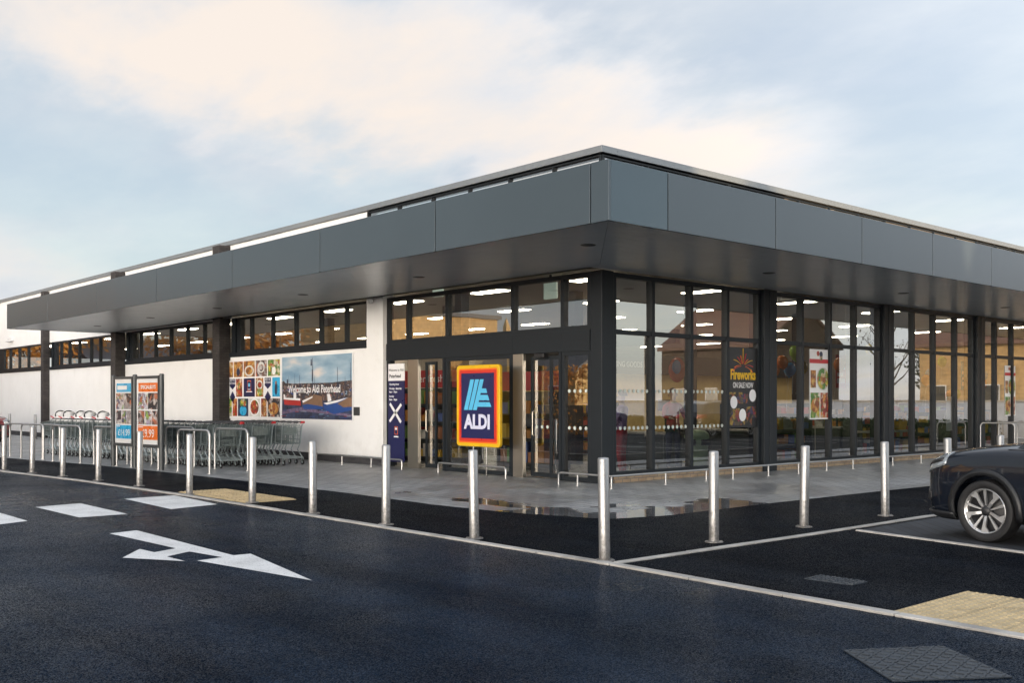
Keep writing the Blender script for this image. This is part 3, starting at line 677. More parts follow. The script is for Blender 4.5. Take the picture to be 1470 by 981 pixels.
# ---- trolley bay hoops
def arc(p, a0, a1, r, n=6):
    return [(p[0] + r*math.cos(a0+(a1-a0)*i/n), 0, p[1] + r*math.sin(a0+(a1-a0)*i/n)) for i in range(n+1)]
def make_hoop(span=1.2, h=.92, r=.024):
    mb = MB(); c = .13; s = span/2
    pts = [(-s,0,0),(-s,0,h-c)] + arc((-s+c,h-c), math.pi, math.pi/2, c)[1:] + arc((s-c,h-c), math.pi/2, 0, c) + [(s,0,0)]
    mb.tube(pts, r, 12); 
    for x in (-s, s): mb.lathe([(.06,.002),(.06,.010),(.025,.012)], (x,0,0), n=14)
    return tag(mb.build('hoop_barrier', M['tube'], smooth=True), 'x', 'hoop barrier', 'steel hoop barriers round the trolley bay')
hoop = make_hoop()
hp = [((255.5,678),(301,681.6),'steel hoop nearest the front, just right of the poster stand'),
      ((308.6,674),(355.8,677.5),'steel hoop before the open end of the trolley rows, rightmost of the bay'),
      ((238.5,667.7),(279,671),'steel hoop in the back line, behind the hoop right of the poster stand'),
      ((188.6,671.3),(227.4,675),'steel hoop seen below the orange poster panel, in the front line'),
      ((183,666.6),(218,669),'steel hoop seen below the poster panels, in the back line'),
      ((135,667.2),(167.8,670),'steel hoop half covered by the left edge of the poster stand'),
      ((76,663.3),(115.4,665.9),'steel hoop in front of the trolleys, second from the poster stand leftward'),
      ((61.2,660.2),(86,662.4),'steel hoop in the back line before the trolley nose end'),
      ((30.5,658.6),(62.5,660.8),'steel hoop second from the left end of the bay'),
      ((14.4,656.6),(44.5,658.8),'steel hoop at the far left end of the trolley bay')]
for i, (a, b, lab) in enumerate(hp):
    p, q = gnd(*a), gnd(*b); o = hoop if i == 0 else hoop.copy()
    if i: COL.objects.link(o)
    d = q - p; o.location = (p + q) / 2 + Vector((0,0,.008)); o.rotation_euler = (0,0,math.atan2(d.y, d.x)); o.scale = (min(1.15,max(.8,d.length/1.2)),1,1); o['label'] = lab
for i, y in enumerate((29.4, 30.6, 31.9)):
    o = hoop.copy(); COL.objects.link(o); o.location = (-12.45, y, .008); o.scale = (.75,1,1); o.rotation_euler = (0,0,R(8)); o['group'] = 'cycle hoops by the side glazing'
    o['label'] = ['steel cycle hoop by the far side glazing, first beyond the dark car', 'steel cycle hoop by the far side glazing, middle of three', 'steel cycle hoop by the far side glazing, outermost of three'][i]

# ---- shopping trolleys
def make_trolley(seat=False, red=False):
    o = thing('shopping_trolley', 'x', 'trolley', (0,0,0), 0, 'shopping trolleys nested in rows')
    T = dict(tr=(.34,.285,.98), tf=(-.56,.205,.90), br=(.30,.255,.50), bf=(-.50,.175,.60))
    def P(k, s): a = T[k]; return Vector((a[0], a[1]*s, a[2]))
    w = MB(); r = .0055
    def quadwires(A, Bq, C, D, nu, nv, r=r):   # A-B bottom, D-C top
        for i in range(nu + 1):
            u = i / nu; w.tube([A.lerp(Bq, u), D.lerp(C, u)], r, 4, caps=False)
        for j in range(nv + 1):
            v = j / nv; w.tube([A.lerp(D, v), Bq.lerp(C, v)], r if j < nv else .007, 4, caps=False)
    for s in (-1, 1): quadwires(P('bf',s), P('br',s), P('tr',s), P('tf',s), 15, 5)
    quadwires(P('bf',-1), P('bf',1), P('tf',1), P('tf',-1), 7, 5)
    quadwires(P('bf',-1), P('bf',1), P('br',1), P('br',-1), 7, 8)
    w.build('basket', M['zinc'], o)
    g = MB(); w0 = w; w = g
    quadwires(P('br',-1)+Vector((-.01,0,.02)), P('br',1)+Vector((-.01,0,.02)), P('tr',1)+Vector((-.03,0,-.05)), P('tr',-1)+Vector((-.03,0,-.05)), 8, 4)
    g.box((.27,-.2,.74),(.275,.2,.90)); g.build('rear_gate', M['zinc'], o)
    c = MB(); tr = .0125
    for s in (-1, 1):
        c.tube([(.44,.28*s,1.03),(.36,.285*s,.93),(.31,.27*s,.52),(.20,.27*s,.36),(.40,.275*s,.17)], tr, 6)
        c.tube([(.43,.275*s,.17),(.1,.24*s,.20),(-.42,.16*s,.17)], tr, 6)
        c.tube([(-.40,.16*s,.20),(-.28,.2*s,.44),(-.2,.22*s,.55)], tr, 6)
        c.tube([(.31,.262*s,.50),(-.48,.18*s,.60)], .009, 6)
    c.tube([(-.42,-.16,.17),(-.42,.16,.17)], tr, 6); c.tube([(.40,-.275,.17),(.40,.275,.17)], tr, 6); c.tube([(0,-.23,.2),(0,.23,.2)], .008, 5)
    c.build('chassis', M['zinc2'], o, smooth=True)
    h = MB(); h.tube([(.44,-.285,1.035),(.44,.285,1.035)], .017, 8); h.build('handle', M['castor'], o, smooth=True)
    k = MB(); k.prism([(.405,.19,1.0),(.475,.19,1.0),(.482,.19,1.03),(.465,.19,1.055),(.41,.19,1.055)], (0,.10,0)); k.build('coin_lock', M['red'] if red else M['rubber'], o, bevel=.006)
    wm = None
    for (x, y) in ((.40,.275),(.40,-.275),(-.42,.16),(-.42,-.16)):
        if wm is None:
            a = MB(); a.lathe([(.0,-.016),(.048,-.016),(.060,-.011),(.060,.011),(.048,.016),(0,.016)], (0,0,0), 'y', 14, 0)
            a.lathe([(.0,-.018),(.030,-.018),(.030,.018),(0,.018)], (0,0,0), 'y', 10, 1)
            a.box((-.012,-.024,-.01),(.012,-.019,.115),1); a.box((-.012,.019,-.01),(.012,.024,.115),1); a.box((-.014,-.024,.10),(.014,.024,.115),1)
            wm = a.build('wheel', [M['rubber'], M['zinc2']], o, smooth=True); q = wm
        else: q = wm.copy(); COL.objects.link(q); q.parent = o
        q.location = (x, y, .061)
    if seat:
        b = MB(); prof = []
        ring = []
        for j in range(8):
            v = j / 7; zz = .0 + .22 * v; hw = .14 + .05 * v; hl = .20 + .10 * v
            ring.append([(hl*math.cos(q)*1.0 - .05*v, hw*math.sin(q), zz + .12 * v * max(0, math.cos(q))) for q in [2*math.pi*i/16 for i in range(16)]])
        vs = [p for rg in ring for p in rg]; fs = [(j*16+i, j*16+(i+1)%16, (j+1)*16+(i+1)%16, (j+1)*16+i) for j in range(7) for i in range(16)] + [tuple(range(16))[::-1]]
        b.add(vs, fs, 0)
        inn = [(x*.88, y*.86, z*.95+.02) for (x,y,z) in ring[-1]]
        b.add([*ring[-1], *inn, *[(x*.6-.02, y*.55, .10) for (x,y,z) in inn]], [(i,(i+1)%16,16+(i+1)%16,16+i) for i in range(16)] + [(16+i,16+(i+1)%16,32+(i+1)%16,32+i) for i in range(16)] + [tuple(range(32,48))], 1)
        co = b.build('baby_carrier', [M['white'], M['black']], o, smooth=True); co.location = (.02,0,.90)
        hd = MB()
        for a0 in (R(128), R(148)):
            hd.tube([(.14+.16*math.cos(a0)*math.sin(q), .18*math.cos(q), .20+.20*math.sin(a0)*math.sin(q)) for q in [math.pi*i/10 for i in range(11)]], .016, 6, 0)
        hd.tube([(.05,-.2,.16),(-.16,-.19,.20),(-.16,.19,.20),(.05,.2,.16)], .016, 6, 1)
        hh = hd.build('carry_handle', [M['black'], M['red']], co, smooth=True)
    return o
tro = make_trolley(); trs = make_trolley(True); tre = make_trolley(False, True)
used = {'n': False, 's': False, 'e': False}
def place_trolley(x, y, rz, lab, seat=False, end=False):
    key = 's' if seat else ('e' if end else 'n'); src = trs if seat else (tre if end else tro)
    o = copy_tree(src) if used[key] else src
    used[key] = True
    o.location = (x, y, .010); o.rotation_euler = (0,0,rz + random.uniform(-.012,.012)); o['label'] = lab
    return o
rows = [(10.70,'front'),(11.50,'middle'),(12.28,'wall-side')]
ang = R(6.0)
for ri, (y0_, nm) in enumerate(rows):
    n_ = 35 if ri == 0 else (9 if ri < 3 else 7)
    for i in range(n_):
        d = i * .262 + random.uniform(-.008,.008); x = -22.22 - d * math.cos(ang); y = y0_ - d * math.sin(ang)
        seat = ri == 0 and i in (20,23,26,28,31,33)
        if i == 0: lab = f'grey wire trolley at the open end of the {nm} row, whole rear gate showing'
        else: lab = f'nested grey wire trolley, {ORD[i]} from the open end of the {nm} row'
        if seat: lab = f'trolley with a baby carrier on top, {ORD[i]} from the open end of the front row'
        if i == n_ - 1 and ri == 0: lab = 'grey wire trolley at the nose end of the front row, its front castors standing clear'
        place_trolley(x, y, ang, lab, seat, i == 0)

# ---- twin poster stand
p, q = gnd(163,670), gnd(232,676)
d = q - p; L_ = d.length
PS = thing('poster_stand', 'dark grey twin poster stand on posts with a blue and an orange offer poster', 'poster stand', ((p+q)/2 + Vector((0,0,.008))), math.atan2(d.y, d.x))
xm = -L_/2 + (gnd(197,672.5) - p).length
for x in (-L_/2, xm, L_/2):
    mb = MB(); mb.tube([(x,0,0),(x,0,2.13)], .055, 12); mb.lathe([(.057,2.13),(.04,2.15),(0,2.155)], (x,0,0), n=12); mb.build('post', M['postframe'], PS, smooth=True)
M['foodA'] = food_print('printed_food_warm', [(.55,.24,.05),(.68,.42,.12),(.35,.10,.03),(.75,.6,.35),(.25,.12,.05)], 9)
M['foodB'] = food_print('printed_food_green', [(.10,.28,.05),(.65,.55,.08),(.30,.42,.10),(.7,.66,.5),(.5,.12,.05)], 9)
M['foodC'] = food_print('printed_food_red', [(.50,.06,.03),(.70,.30,.08),(.30,.05,.04),(.72,.55,.4),(.15,.25,.05)], 10)
M['foodD'] = food_print('printed_food_dark', [(.05,.05,.06),(.62,.60,.58),(.20,.12,.09),(.38,.36,.36),(.6,.22,.12)], 9)
M['prodA'] = food_print('printed_products', [(.7,.7,.72),(.45,.12,.05),(.15,.15,.25),(.6,.5,.4),(.25,.4,.12),(.55,.6,.7)], 13)
M['prodB'] = food_print('printed_products_pale', [(.72,.74,.78),(.5,.45,.6),(.5,.14,.05),(.2,.22,.3),(.35,.55,.12),(.62,.66,.72)], 13)
z0, z1 = .56, 2.05
for (a, b, mats, price, hd) in ((-L_/2+.06, xm-.06, ('pblue','prodA'), '£14.99', None), (xm+.06, L_/2-.06, ('porange','prodB'), '£9.99', 'SPECIALBUYS')):
    mb = MB(); mb.box((a,-.045,z0-.07),(b,.045,z0)); mb.box((a,-.045,z1),(b,.045,z1+.06)); mb.box((a,-.045,z0),(a+.04,.045,z1)); mb.box((b-.04,-.045,z0),(b,.045,z1)); mb.box((a+.04,-.01,z0),(b-.04,.03,z1))
    f = mb.build('poster_frame', M['postframe'], PS, bevel=.004)
    a += .045; b -= .045; yy = -.013; W = b - a; H = z1 - z0
    g = MB()
    def rc(u0, u1, v0, v1, m, k=0): g.poly([(a+W*u0,yy-.001*k,z0+H*v0),(a+W*u1,yy-.001*k,z0+H*v0),(a+W*u1,yy-.001*k,z0+H*v1),(a+W*u0,yy-.001*k,z0+H*v1)], m)
    rc(0,1,0,1,0,0); rc(.06,.98,.07,.28,1,1); rc(.08,.98,.80,.935,1,1)
    rc(.06,.50,.53,.78,2,1); rc(.52,.98,.53,.78,3,1); rc(.06,.36,.30,.51,3,1); rc(.38,.68,.30,.51,2,1); rc(.70,.98,.30,.51,3,1)
    rc(.08,.30,.255,.268,0,2)
    pl = g.build('poster', [M['whiteprint'], M[mats[0]], M[mats[1]], M['foodD']], f, fix=False)
    text_part(price, .26*W/.95, M['whiteprint'], f, (a+W*.52, yy-.004, z0+H*.16), FACE_F, sx=.95)
    if hd: text_part(hd, .115*W/.95, M['whiteprint'], f, (a+W*.53, yy-.004, z0+H*.868), FACE_F, sx=.95, bold=.003)
    else: 
        mbx = MB(); mbx.poly([(a+W*.14,yy-.004,z0+H*.835),(a+W*.7,yy-.004,z0+H*.835),(a+W*.7,yy-.004,z0+H*.90),(a+W*.14,yy-.004,z0+H*.90)]); mbx.build('poster_strip', M['whiteprint'], f, fix=False)
    gl = MB(); gl.poly([(a,-.032,z0),(b,-.032,z0),(b,-.032,z1),(a,-.032,z1)]); gl.build('poster_cover', M['cover'], f, fix=False)

# ---- low trolley rails
def rail(pts, label, posts, h=.225):
    o = thing('low_rail', label, 'rail', (*pts[0], .008), 0, 'low steel rails before the shop front')
    base = Vector((*pts[0], 0)); P3 = [Vector((*p, 0)) - base for p in pts]
    mb = MB(); c = .06
    path = [P3[0] + Vector((0,0,.0)), P3[0] + Vector((0,0,h-c)), P3[0] + Vector((0,0,h-.015)) + (P3[1]-P3[0]).normalized()*.015, P3[0] + (P3[1]-P3[0]).normalized()*c + Vector((0,0,h))]
    path += [p + Vector((0,0,h)) for p in P3[1:-1]]
    e = (P3[-2]-P3[-1]).normalized()
    path += [P3[-1] + e*c + Vector((0,0,h)), P3[-1] + e*.015 + Vector((0,0,h-.015)), P3[-1] + Vector((0,0,h-c)), P3[-1]]
    mb.tube(path, .02, 10); mb.build('bar', M['tube'], o, smooth=True)
    for q in posts:
        qq = Vector((*q, 0)) - base; m2 = MB(); m2.tube([qq, qq + Vector((0,0,h-.018))], .018, 10); m2.lathe([(.045,.0),(.045,.006),(.018,.008)], tuple(qq), n=12); m2.build('rail_post', M['tube'], o, smooth=True)
rail([(on_y(802,697,13.1).x,13.1),(-12.15,13.1),(-12.1,34)], 'long low steel rail that turns the corner and runs along the side glazing', [(-12.15,13.1),(-12.98,13.1)] + [(-12.14,y) for y in (14.55,15.75,16.6,17.8,18.9,20.0,21.1,22.9,24.3,25.6,27,28.4,29.8,31.2,32.6)])
rail([(on_y(629,680,13.25).x,13.25),(on_y(726,687,13.25).x,13.25)], 'low steel rail on the paving below the square sign', [(on_y(673,688,13.25).x,13.25)])
rail([(-22.3,13.25),(on_y(577,676,13.25).x,13.25)], 'low steel rail running from the white wall to the tall navy panel', [(on_y(533,673,13.25).x,13.25),(on_y(491,670,13.25).x,13.25)])

# ---- the square illuminated sign
sx0, sx1 = on_y(655.5,527,13.38).x, on_y(717.5,525,13.38).x; sz0, sz1 = .60, 2.285; W = sx1 - sx0; H = sz1 - sz0
SG = thing('shop_sign', 'upright yellow and red rimmed navy sign with a light blue logo and white letters', 'sign', ((sx0+sx1)/2, 13.38, .008))
def rrect(w, h, r, y, z0=0, n=6):
    pts = []
    for (cx, cz, a) in ((w/2-r,h/2-r,0),(-w/2+r,h/2-r,90),(-w/2+r,-h/2+r,180),(w/2-r,-h/2+r,270)):
        for i in range(n+1): q = R(a + 90*i/n); pts.append((cx+r*math.cos(q), y, z0+cz+r*math.sin(q)))
    return pts
zc = (sz0+sz1)/2
mb = MB(); mb.prism(rrect(W,H,.08,0,zc), (0,.075,0)); mb.build('sign_case', M['yellow'], SG, bevel=.012)
for nm, k, r_, m, dy in (('orange_rim',.10,.05,'orange',.003),('red_rim',.145,.04,'signred',.006),('navy_face',.235,.015,'signnavy',.009)):
    mb = MB(); mb.prism(rrect(W-2*k*.72,H-2*k*.72,r_,-dy,zc), (0,.004,0)); mb.build(nm, M[m], SG)
# emblem: three slanting bars and a stepped flank (coordinates are fractions of the navy face)
fw, fh = W-.34, H-.34
def SP(u, v, y=-.012): return (-fw/2+fw*u, y, zc+fh/2-fh*v)
mb = MB()
def bar(x0, x1, top, bot, wd):
    ct, cb = x0, x1; pts = []
    n_ = 6
    for i in range(n_+1): v = i/n_; pts.append(SP(x0 + (x1-x0)*(v**1.06), top + (bot-top)*v))
    for i in range(n_+1): v = 1-i/n_; pts.append(SP(x0+wd + (x1-x0)*(v**1.06), top + (bot-top)*v + (.0 if 0 < i < n_ else 0)))
    mb.prism(pts, (0,.006,0))
bar(.285,.085,.095,.565,.115); bar(.435,.225,.095,.565,.115); bar(.580,.365,.095,.565,.115)
def step(u0, u1, u2, u3, v0, v1): mb.prism([SP(u0,v0),SP(u1,v0),SP(u2,v1),SP(u3,v1)], (0,.006,0))
step(.635,.765,.80,.60,.235,.305); step(.585,.815,.865,.545,.335,.415); step(.53,.875,.925,.50,.445,.515)
mb.build('emblem', M['signblue'], SG)
text_part('ALDI', .40, M['lilac'], SG, (0,-.012,zc+fh/2-fh*.755), FACE_F, extrude=.003, sx=.95, bold=.017)
for x in (-.20, .22):
    m2 = MB(); m2.tube([(x,.05,0),(x,.05,sz0+.02)], .012, 8); m2.build('support_post', M['galv'], SG, smooth=True)

# ---- welcome panel beside the left door
px0, px1 = on_y(557.5,516,BY-.03).x, on_y(580.5,514,BY-.03).x
WP = thing('welcome_panel', 'tall navy opening-times panel with a grey heading and white saltire beside the door', 'sign', ((px0+px1)/2, BY-.03, .0))
w2 = (px1-px0)/2
mb = MB(); mb.box((-w2,-.002,.13),(w2,.016,2.02),0); mb.box((-w2,-.0022,2.022),(w2,.016,2.42),1); mb.build('board', [M['navy'], M['whiteprint']], WP)
text_part('Welcome to Aldi', .085, M['postframe'], WP, (0,-.006,2.27), FACE_F); text_part('Peterhead', .115, M['postframe'], WP, (-.04,-.006,2.13), FACE_F, bold=.002)
for i, (s_, z) in enumerate((('Opening times',1.94),('Monday - Saturday',1.84),('8am - 10pm',1.76),('Sunday',1.66),('8am - 10pm',1.58))):
    text_part(s_, .065, M['whiteprint'], WP, (-w2+.05,-.006,z), FACE_F, align='LEFT', bold=.001)
mb = MB()
for s_ in (-1, 1):
    a = Vector((-.26,-.006,1.27+.21*s_)); b = Vector((.20,-.006,1.27-.21*s_)); dd = (b-a).normalized(); nn = Vector((-dd.z,0,dd.x))*.038
    mb.prism([a+nn*1.15, a-nn*.6, (a+b)/2-nn*.9, b-nn*1.2, b+nn*.7, (a+b)/2+nn], (0,.0015*(2+s_),0))
mb.build('saltire', M['whiteprint'], WP)
mb = MB(); mb.prism(rrect(.13,.19,.015,-.004,.86), (0,.003,0), 0); mb.prism(rrect(.10,.16,.01,-.006,.86), (0,.003,0), 1); mb.prism(rrect(.08,.05,.01,-.008,.90), (0,.003,0), 2); mb.box((-.09,-.006,.70),(.09,-.004,.73),2); mb.build('emblem', [M['orange'],M['navy'],M['whiteprint']], WP)

# ---- wall banners
def bann(name, label, pxa, pxb, z0, z1):
    xa, xb = on_y(pxa,560,BY-.03).x, on_y(pxb,560,BY-.03).x
    o = thing(name, label, 'banner', (xa, BY-.03, z0)); mb = MB(); mb.box((0,0,0),(xb-xa,.02,z1-z0)); 
    return o, xb-xa, z1-z0, mb
o, W, H, mb = bann('food_banner', 'white wall banner with a grid of food photographs and navy flag shields', 319.5, 404.2, 1.03, 2.74)
mb.build('backing', M['whiteprint'], o)
mb = MB()
def cell(u0, u1, v0, v1, m, k=1): mb.poly([(W*u0,-.0012*k,H*(1-v1)),(W*u1,-.0012*k,H*(1-v1)),(W*u1,-.0012*k,H*(1-v0)),(W*u0,-.0012*k,H*(1-v0))], m)
FM = ['foodA','foodB','foodC','foodD','navy','whiteprint','pblue','green','plate','jacket']
M['green'] = pbr('printed_meadow_green', (.07,.30,.03), .4, var=.4, scale=5); M['plate'] = pbr('printed_plate', (.62,.63,.60), .4, var=.15); M['jacket'] = pbr('printed_dark_cloth', (.03,.04,.08), .4, var=.3)
r1 = [(.01,.19,0),(.205,.365,0),(.38,.57,0),(.585,.77,3),(.785,.975,1)]
r2 = [(.01,.12,7),(.245,.355,2),(.38,.57,4),(.585,.71,0),(.855,.975,6)]
r3 = [(.01,.17,1),(.185,.265,2),(.28,.46,9),(.475,.655,8),(.675,.765,2),(.78,.975,3)]
for (a, b, m) in r1: cell(a,b,.025,.29,m)
for (a, b, m) in r2: cell(a,b,.315,.625,m)
for (a, b, m) in r3: cell(a,b,.655,.955,m)
def disc(u, v, ru, rv, m, k=2, n_=22, a0=0, a1=360): mb.poly([(W*(u+ru*math.cos(R(a0+(a1-a0)*i/n_))), -.0012*k, H*(1-v)+H*rv*math.sin(R(a0+(a1-a0)*i/n_))) for i in range(n_ if a1-a0==360 else n_+1)], m)
for (u, v, ru, rv, m, k) in ((.565,.80,.085,.145,5,2),(.565,.80,.07,.12,2,3),(.875,.82,.09,.12,3,2),(.875,.82,.08,.10,0,3),(.09,.80,.07,.12,1,2),(.37,.73,.06,.07,1,2),(.37,.86,.06,.085,6,2),(.72,.81,.04,.13,0,2),(.65,.43,.05,.08,8,2),(.65,.43,.036,.05,2,3),(.65,.55,.045,.06,1,3),(.475,.19,.08,.09,8,2),(.475,.19,.06,.065,0,3),(.675,.14,.06,.09,8,2),(.675,.15,.04,.06,3,3)): disc(u,v,ru,rv,m,k)
# people in the printed pictures: dark jackets against meadow and sky
for (u, m) in ((.045,9),(.085,9),(.915,9)): disc(u,.50,.022,.10,m,3); disc(u,.40,.013,.028,0,4)
for (u, m) in ((.285,9),(.88,5)): disc(u,.20,.03,.07,m,3); disc(u,.12,.015,.03,0,4)
# navy shields with a white saltire
for u in (.183,.783):
    mb.poly([(W*(u-.05),-.0012,H*.685),(W*(u-.05),-.0012,H*.56),(W*u,-.0012,H*.50),(W*(u+.05),-.0012,H*.56),(W*(u+.05),-.0012,H*.685)], 4)
    mb.poly([(W*(u-.05),-.0012,H*.37),(W*u,-.0012,H*.28),(W*(u+.05),-.0012,H*.37),(W*u,-.0012,H*.47)], 4)
mb.build('printed_pictures', [M[k] for k in FM], o, fix=False)
for u in (.183,.783):
    text_part('BEST OF', .10, M['whiteprint'], o, (W*u,-.004,H*.655), FACE_F, sx=.8); text_part('SCOTLAND', .085, M['whiteprint'], o, (W*u,-.004,H*.605), FACE_F, sx=.8)
mb = MB(); mb.prism(rrect(.36,.50,.03,-.003,H*.555), (0,.001,0), 0); mb.prism(rrect(.30,.44,.02,-.0042,H*.555), (0,.001,0), 1); mb.prism(rrect(.20,.16,.02,-.0054,H*.585), (0,.001,0), 2); mb.box((-.12,-.0054,H*.455),(.12,-.0044,H*.475),3); mb.box((-.30,-.0054,H*.39),(.30,-.0044,H*.41),3)
e_ = mb.build('emblem', [M['orange'],M['navy'],M['signblue'],M['whiteprint']], o); e_.location = (W*.475,0,H*.555*(1-.62)); e_.scale = (.62,1,.62)

o, W, H, mb = bann('harbour_banner', 'wall banner with a printed harbour of fishing boats and a white greeting', 404.6, 507, 1.05, 2.745)
mb.build('backing', M['whiteprint'], o)
def sky_print(name):
    m, t, n, l = nt(name)
    out = N(t, 'ShaderNodeOutputMaterial'); b = N(t, 'ShaderNodeBsdfPrincipled', Roughness=.4); l.new(b.outputs[0], out.inputs[0])
    tc = N(t, 'ShaderNodeTexCoord'); mp = N(t, 'ShaderNodeMapping'); mp.inputs['Rotation'].default_value = (0, R(55), 0); mp.inputs['Scale'].default_value = (.5,1,1.6); l.new(tc.outputs['Object'], mp.inputs[0])
    nz = N(t, 'ShaderNodeTexNoise', Scale=1.5, Detail=5.0); l.new(mp.outputs[0], nz.inputs['Vector'])
    rp = ramp(t, [(.36, (.17,.30,.42)), (.55, (.34,.46,.55)), (.70, (.66,.60,.56))]); l.new(nz.outputs[0], rp.inputs[0]); l.new(rp.outputs[0], b.inputs['Base Color']); return m
M['skyprint'] = sky_print('printed_sky'); M['waterprint'] = pbr('printed_harbour_water', (.035,.05,.10), .35, var=.7, scale=5); M['quay'] = food_print('printed_quay', [(.06,.055,.06),(.16,.10,.08),(.05,.06,.09),(.22,.16,.14),(.10,.085,.09),(.34,.30,.30)], 13)
M['hullred'] = pbr('printed_red_hull', (.42,.03,.025), .4, var=.1); M['hullblue'] = pbr('printed_blue_hull', (.02,.07,.26), .4, var=.15); M['hullbrown'] = pbr('printed_brown_hull', (.22,.13,.08), .4, var=.2)
mb = MB()
cell(.005,.985,.005,.43,0); cell(.005,.985,.43,.70,1,1); cell(.005,.985,.70,.985,2,1)
def pp(pts, m, k): mb.poly([(W*u,-.0012*k,H*(1-v)) for u, v in pts], m)
pp([(.005,.40),(.03,.38),(.06,.42),(.17,.43),(.19,.62),(.005,.62)],1,2); pp([(.62,.44),(.80,.42),(.985,.40),(.985,.62),(.62,.6)],1,2)
pp([(.03,.66),(.28,.68),(.29,.78),(.04,.765)],3,3); pp([(.03,.60),(.05,.60),(.06,.655),(.18,.66),(.18,.57),(.22,.57),(.22,.66),(.28,.665),(.28,.70),(.03,.68)],6,4)
pp([(.31,.72),(.38,.66),(.47,.60),(.59,.635),(.60,.80),(.40,.825),(.315,.80)],5,3); pp([(.31,.70),(.46,.63),(.455,.655),(.32,.735)],6,4); pp([(.31,.77),(.38,.75),(.60,.79),(.60,.83),(.33,.835)],4,4)
pp([(.605,.76),(.70,.72),(.90,.655),(.985,.68),(.985,.84),(.75,.905),(.62,.84)],4,5); pp([(.61,.74),(.72,.712),(.94,.655),(.80,.725),(.66,.762)],6,6); pp([(.80,.745),(.94,.655),(.985,.67),(.985,.79),(.88,.80)],5,6)
pp([(.66,.60),(.70,.60),(.72,.70),(.67,.72)],6,6)
for (u, v0, v1, w_) in ((.46,.04,.62,.004),(.44,.06,.16,.010),(.455,.22,.40,.007),(.80,.20,.66,.0035),(.27,.55,.30,.0025),(.20,.28,.45,.002),(.97,.14,.5,.0025),(.90,.35,.5,.002),(.11,.30,.4,.002),(.49,.32,.6,.0025),(.09,.36,.42,.012)): pp([(u-w_,v1),(u+w_,v1),(u+w_*.6,v0),(u-w_*.6,v0)],7,7)
pp([(.005,.86),(.30,.80),(.62,.86),(.985,.90),(.985,.93),(.62,.90),(.3,.86),(.005,.92)],8,3)
for q in range(110):
    u = random.uniform(.02,.97); v = random.gauss(.555,.05); v = min(.66,max(.44,v)); a_ = random.uniform(.003,.014); h_ = random.uniform(.006,.03)
    pp([(u-a_,v),(u+a_,v),(u+a_,v-h_),(u-a_,v-h_)], random.choice((6,7,7,4,3,1,5,0)), 2.4 + .004*q)
for q in range(40):
    u = random.uniform(.02,.95); v = random.uniform(.84,.97); a_ = random.uniform(.01,.05); pp([(u-a_,v),(u+a_,v),(u+a_*.8,v-.008),(u-a_*.8,v-.006)], random.choice((4,7,1,3,0)), 3.4 + .004*q)
M['waterlight'] = pbr('printed_water_reflection', (.16,.12,.20), .35, var=.6, scale=7)
mb.build('printed_harbour', [M[k] for k in ('skyprint','quay','waterprint','hullred','hullblue','hullbrown','whiteprint','jacket','waterlight')], o, fix=False)
text_part('Welcome to Aldi Peterhead', .285, M['whiteprint'], o, (W*.475,-.012,H*.475), FACE_F, sx=.80, bold=.004)

# ================================================================== THINGS IN THE WINDOWS AND ON THE SALES FLOOR
def wposter(name, label, y0, y1, z0, z1, x=BX-.068):
    o = thing(name, label, 'poster', (x, y0, z0)); W, H = y1-y0, z1-z0
    mb = MB()
    def rc(u0, u1, v0, v1, m, k=1): mb.poly([(.0015*k,W*u0,H*(1-v1)),(.0015*k,W*u1,H*(1-v1)),(.0015*k,W*u1,H*(1-v0)),(.0015*k,W*u0,H*(1-v0))], m)
    def dc(u, v, r_, m, k=2, ry=None): mb.poly([(.0015*k, W*u+r_*math.cos(q), H*(1-v)+(ry or r_)*math.sin(q)) for q in [2*math.pi*i/22 for i in range(22)]], m)
    return o, W, H, mb, rc, dc
M['firework'] = food_print('printed_sparks', [(.02,.02,.02),(.30,.09,.03),(.12,.10,.06),(.35,.25,.05),(.05,.05,.12),(.30,.05,.10)], 12)
o, W, H, mb, rc, dc = wposter('fireworks_poster', 'black window poster with yellow fireworks lettering and three pale round bursts', 17.74, 18.78, .98, 2.70)
mb.box((-.003,0,0),(.0,W,H),0)
for i in range(11):
    a = R(12 + i*15.6); L2 = .30 + .05*(i%3)
    pts = []
    c = (W*.5, H*.755)
    for j in range(6):
        s_ = .22 + .78*j/5; pts.append((.004, c[0]+math.cos(a)*L2*s_*1.15, c[1]+math.sin(a)*L2*s_ - .17*s_*s_*abs(math.cos(a))))
    mb.tube(pts, [.004+.006*s_/5 for s_ in range(6)], 4, (1,4,5)[i % 3])
rc(.04,.48,.56,.66,3); rc(.30,.66,.58,.70,3,2); rc(.62,.96,.74,.88,3); rc(.05,.38,.76,.97,3); rc(.4,.8,.86,.97,3,2)
for (u,v) in ((.83,.60),(.18,.685),(.48,.845)): dc(u,v,.125,2,4,.135)
mb.build('poster', [M['black'],M['orange'],M['dotpale'] if 'dotpale' in M else M['whiteprint'],M['firework'],M['red'],M['yellow']], o)
text_part('Fireworks', .30, M['yellow'], o, (.006,W*.5,H*.655), FACE_R, sx=.74, bold=.010); text_part('ON SALE NOW', .17, M['whiteprint'], o, (.006,W*.5,H*.525), FACE_R, sx=.62, bold=.002)
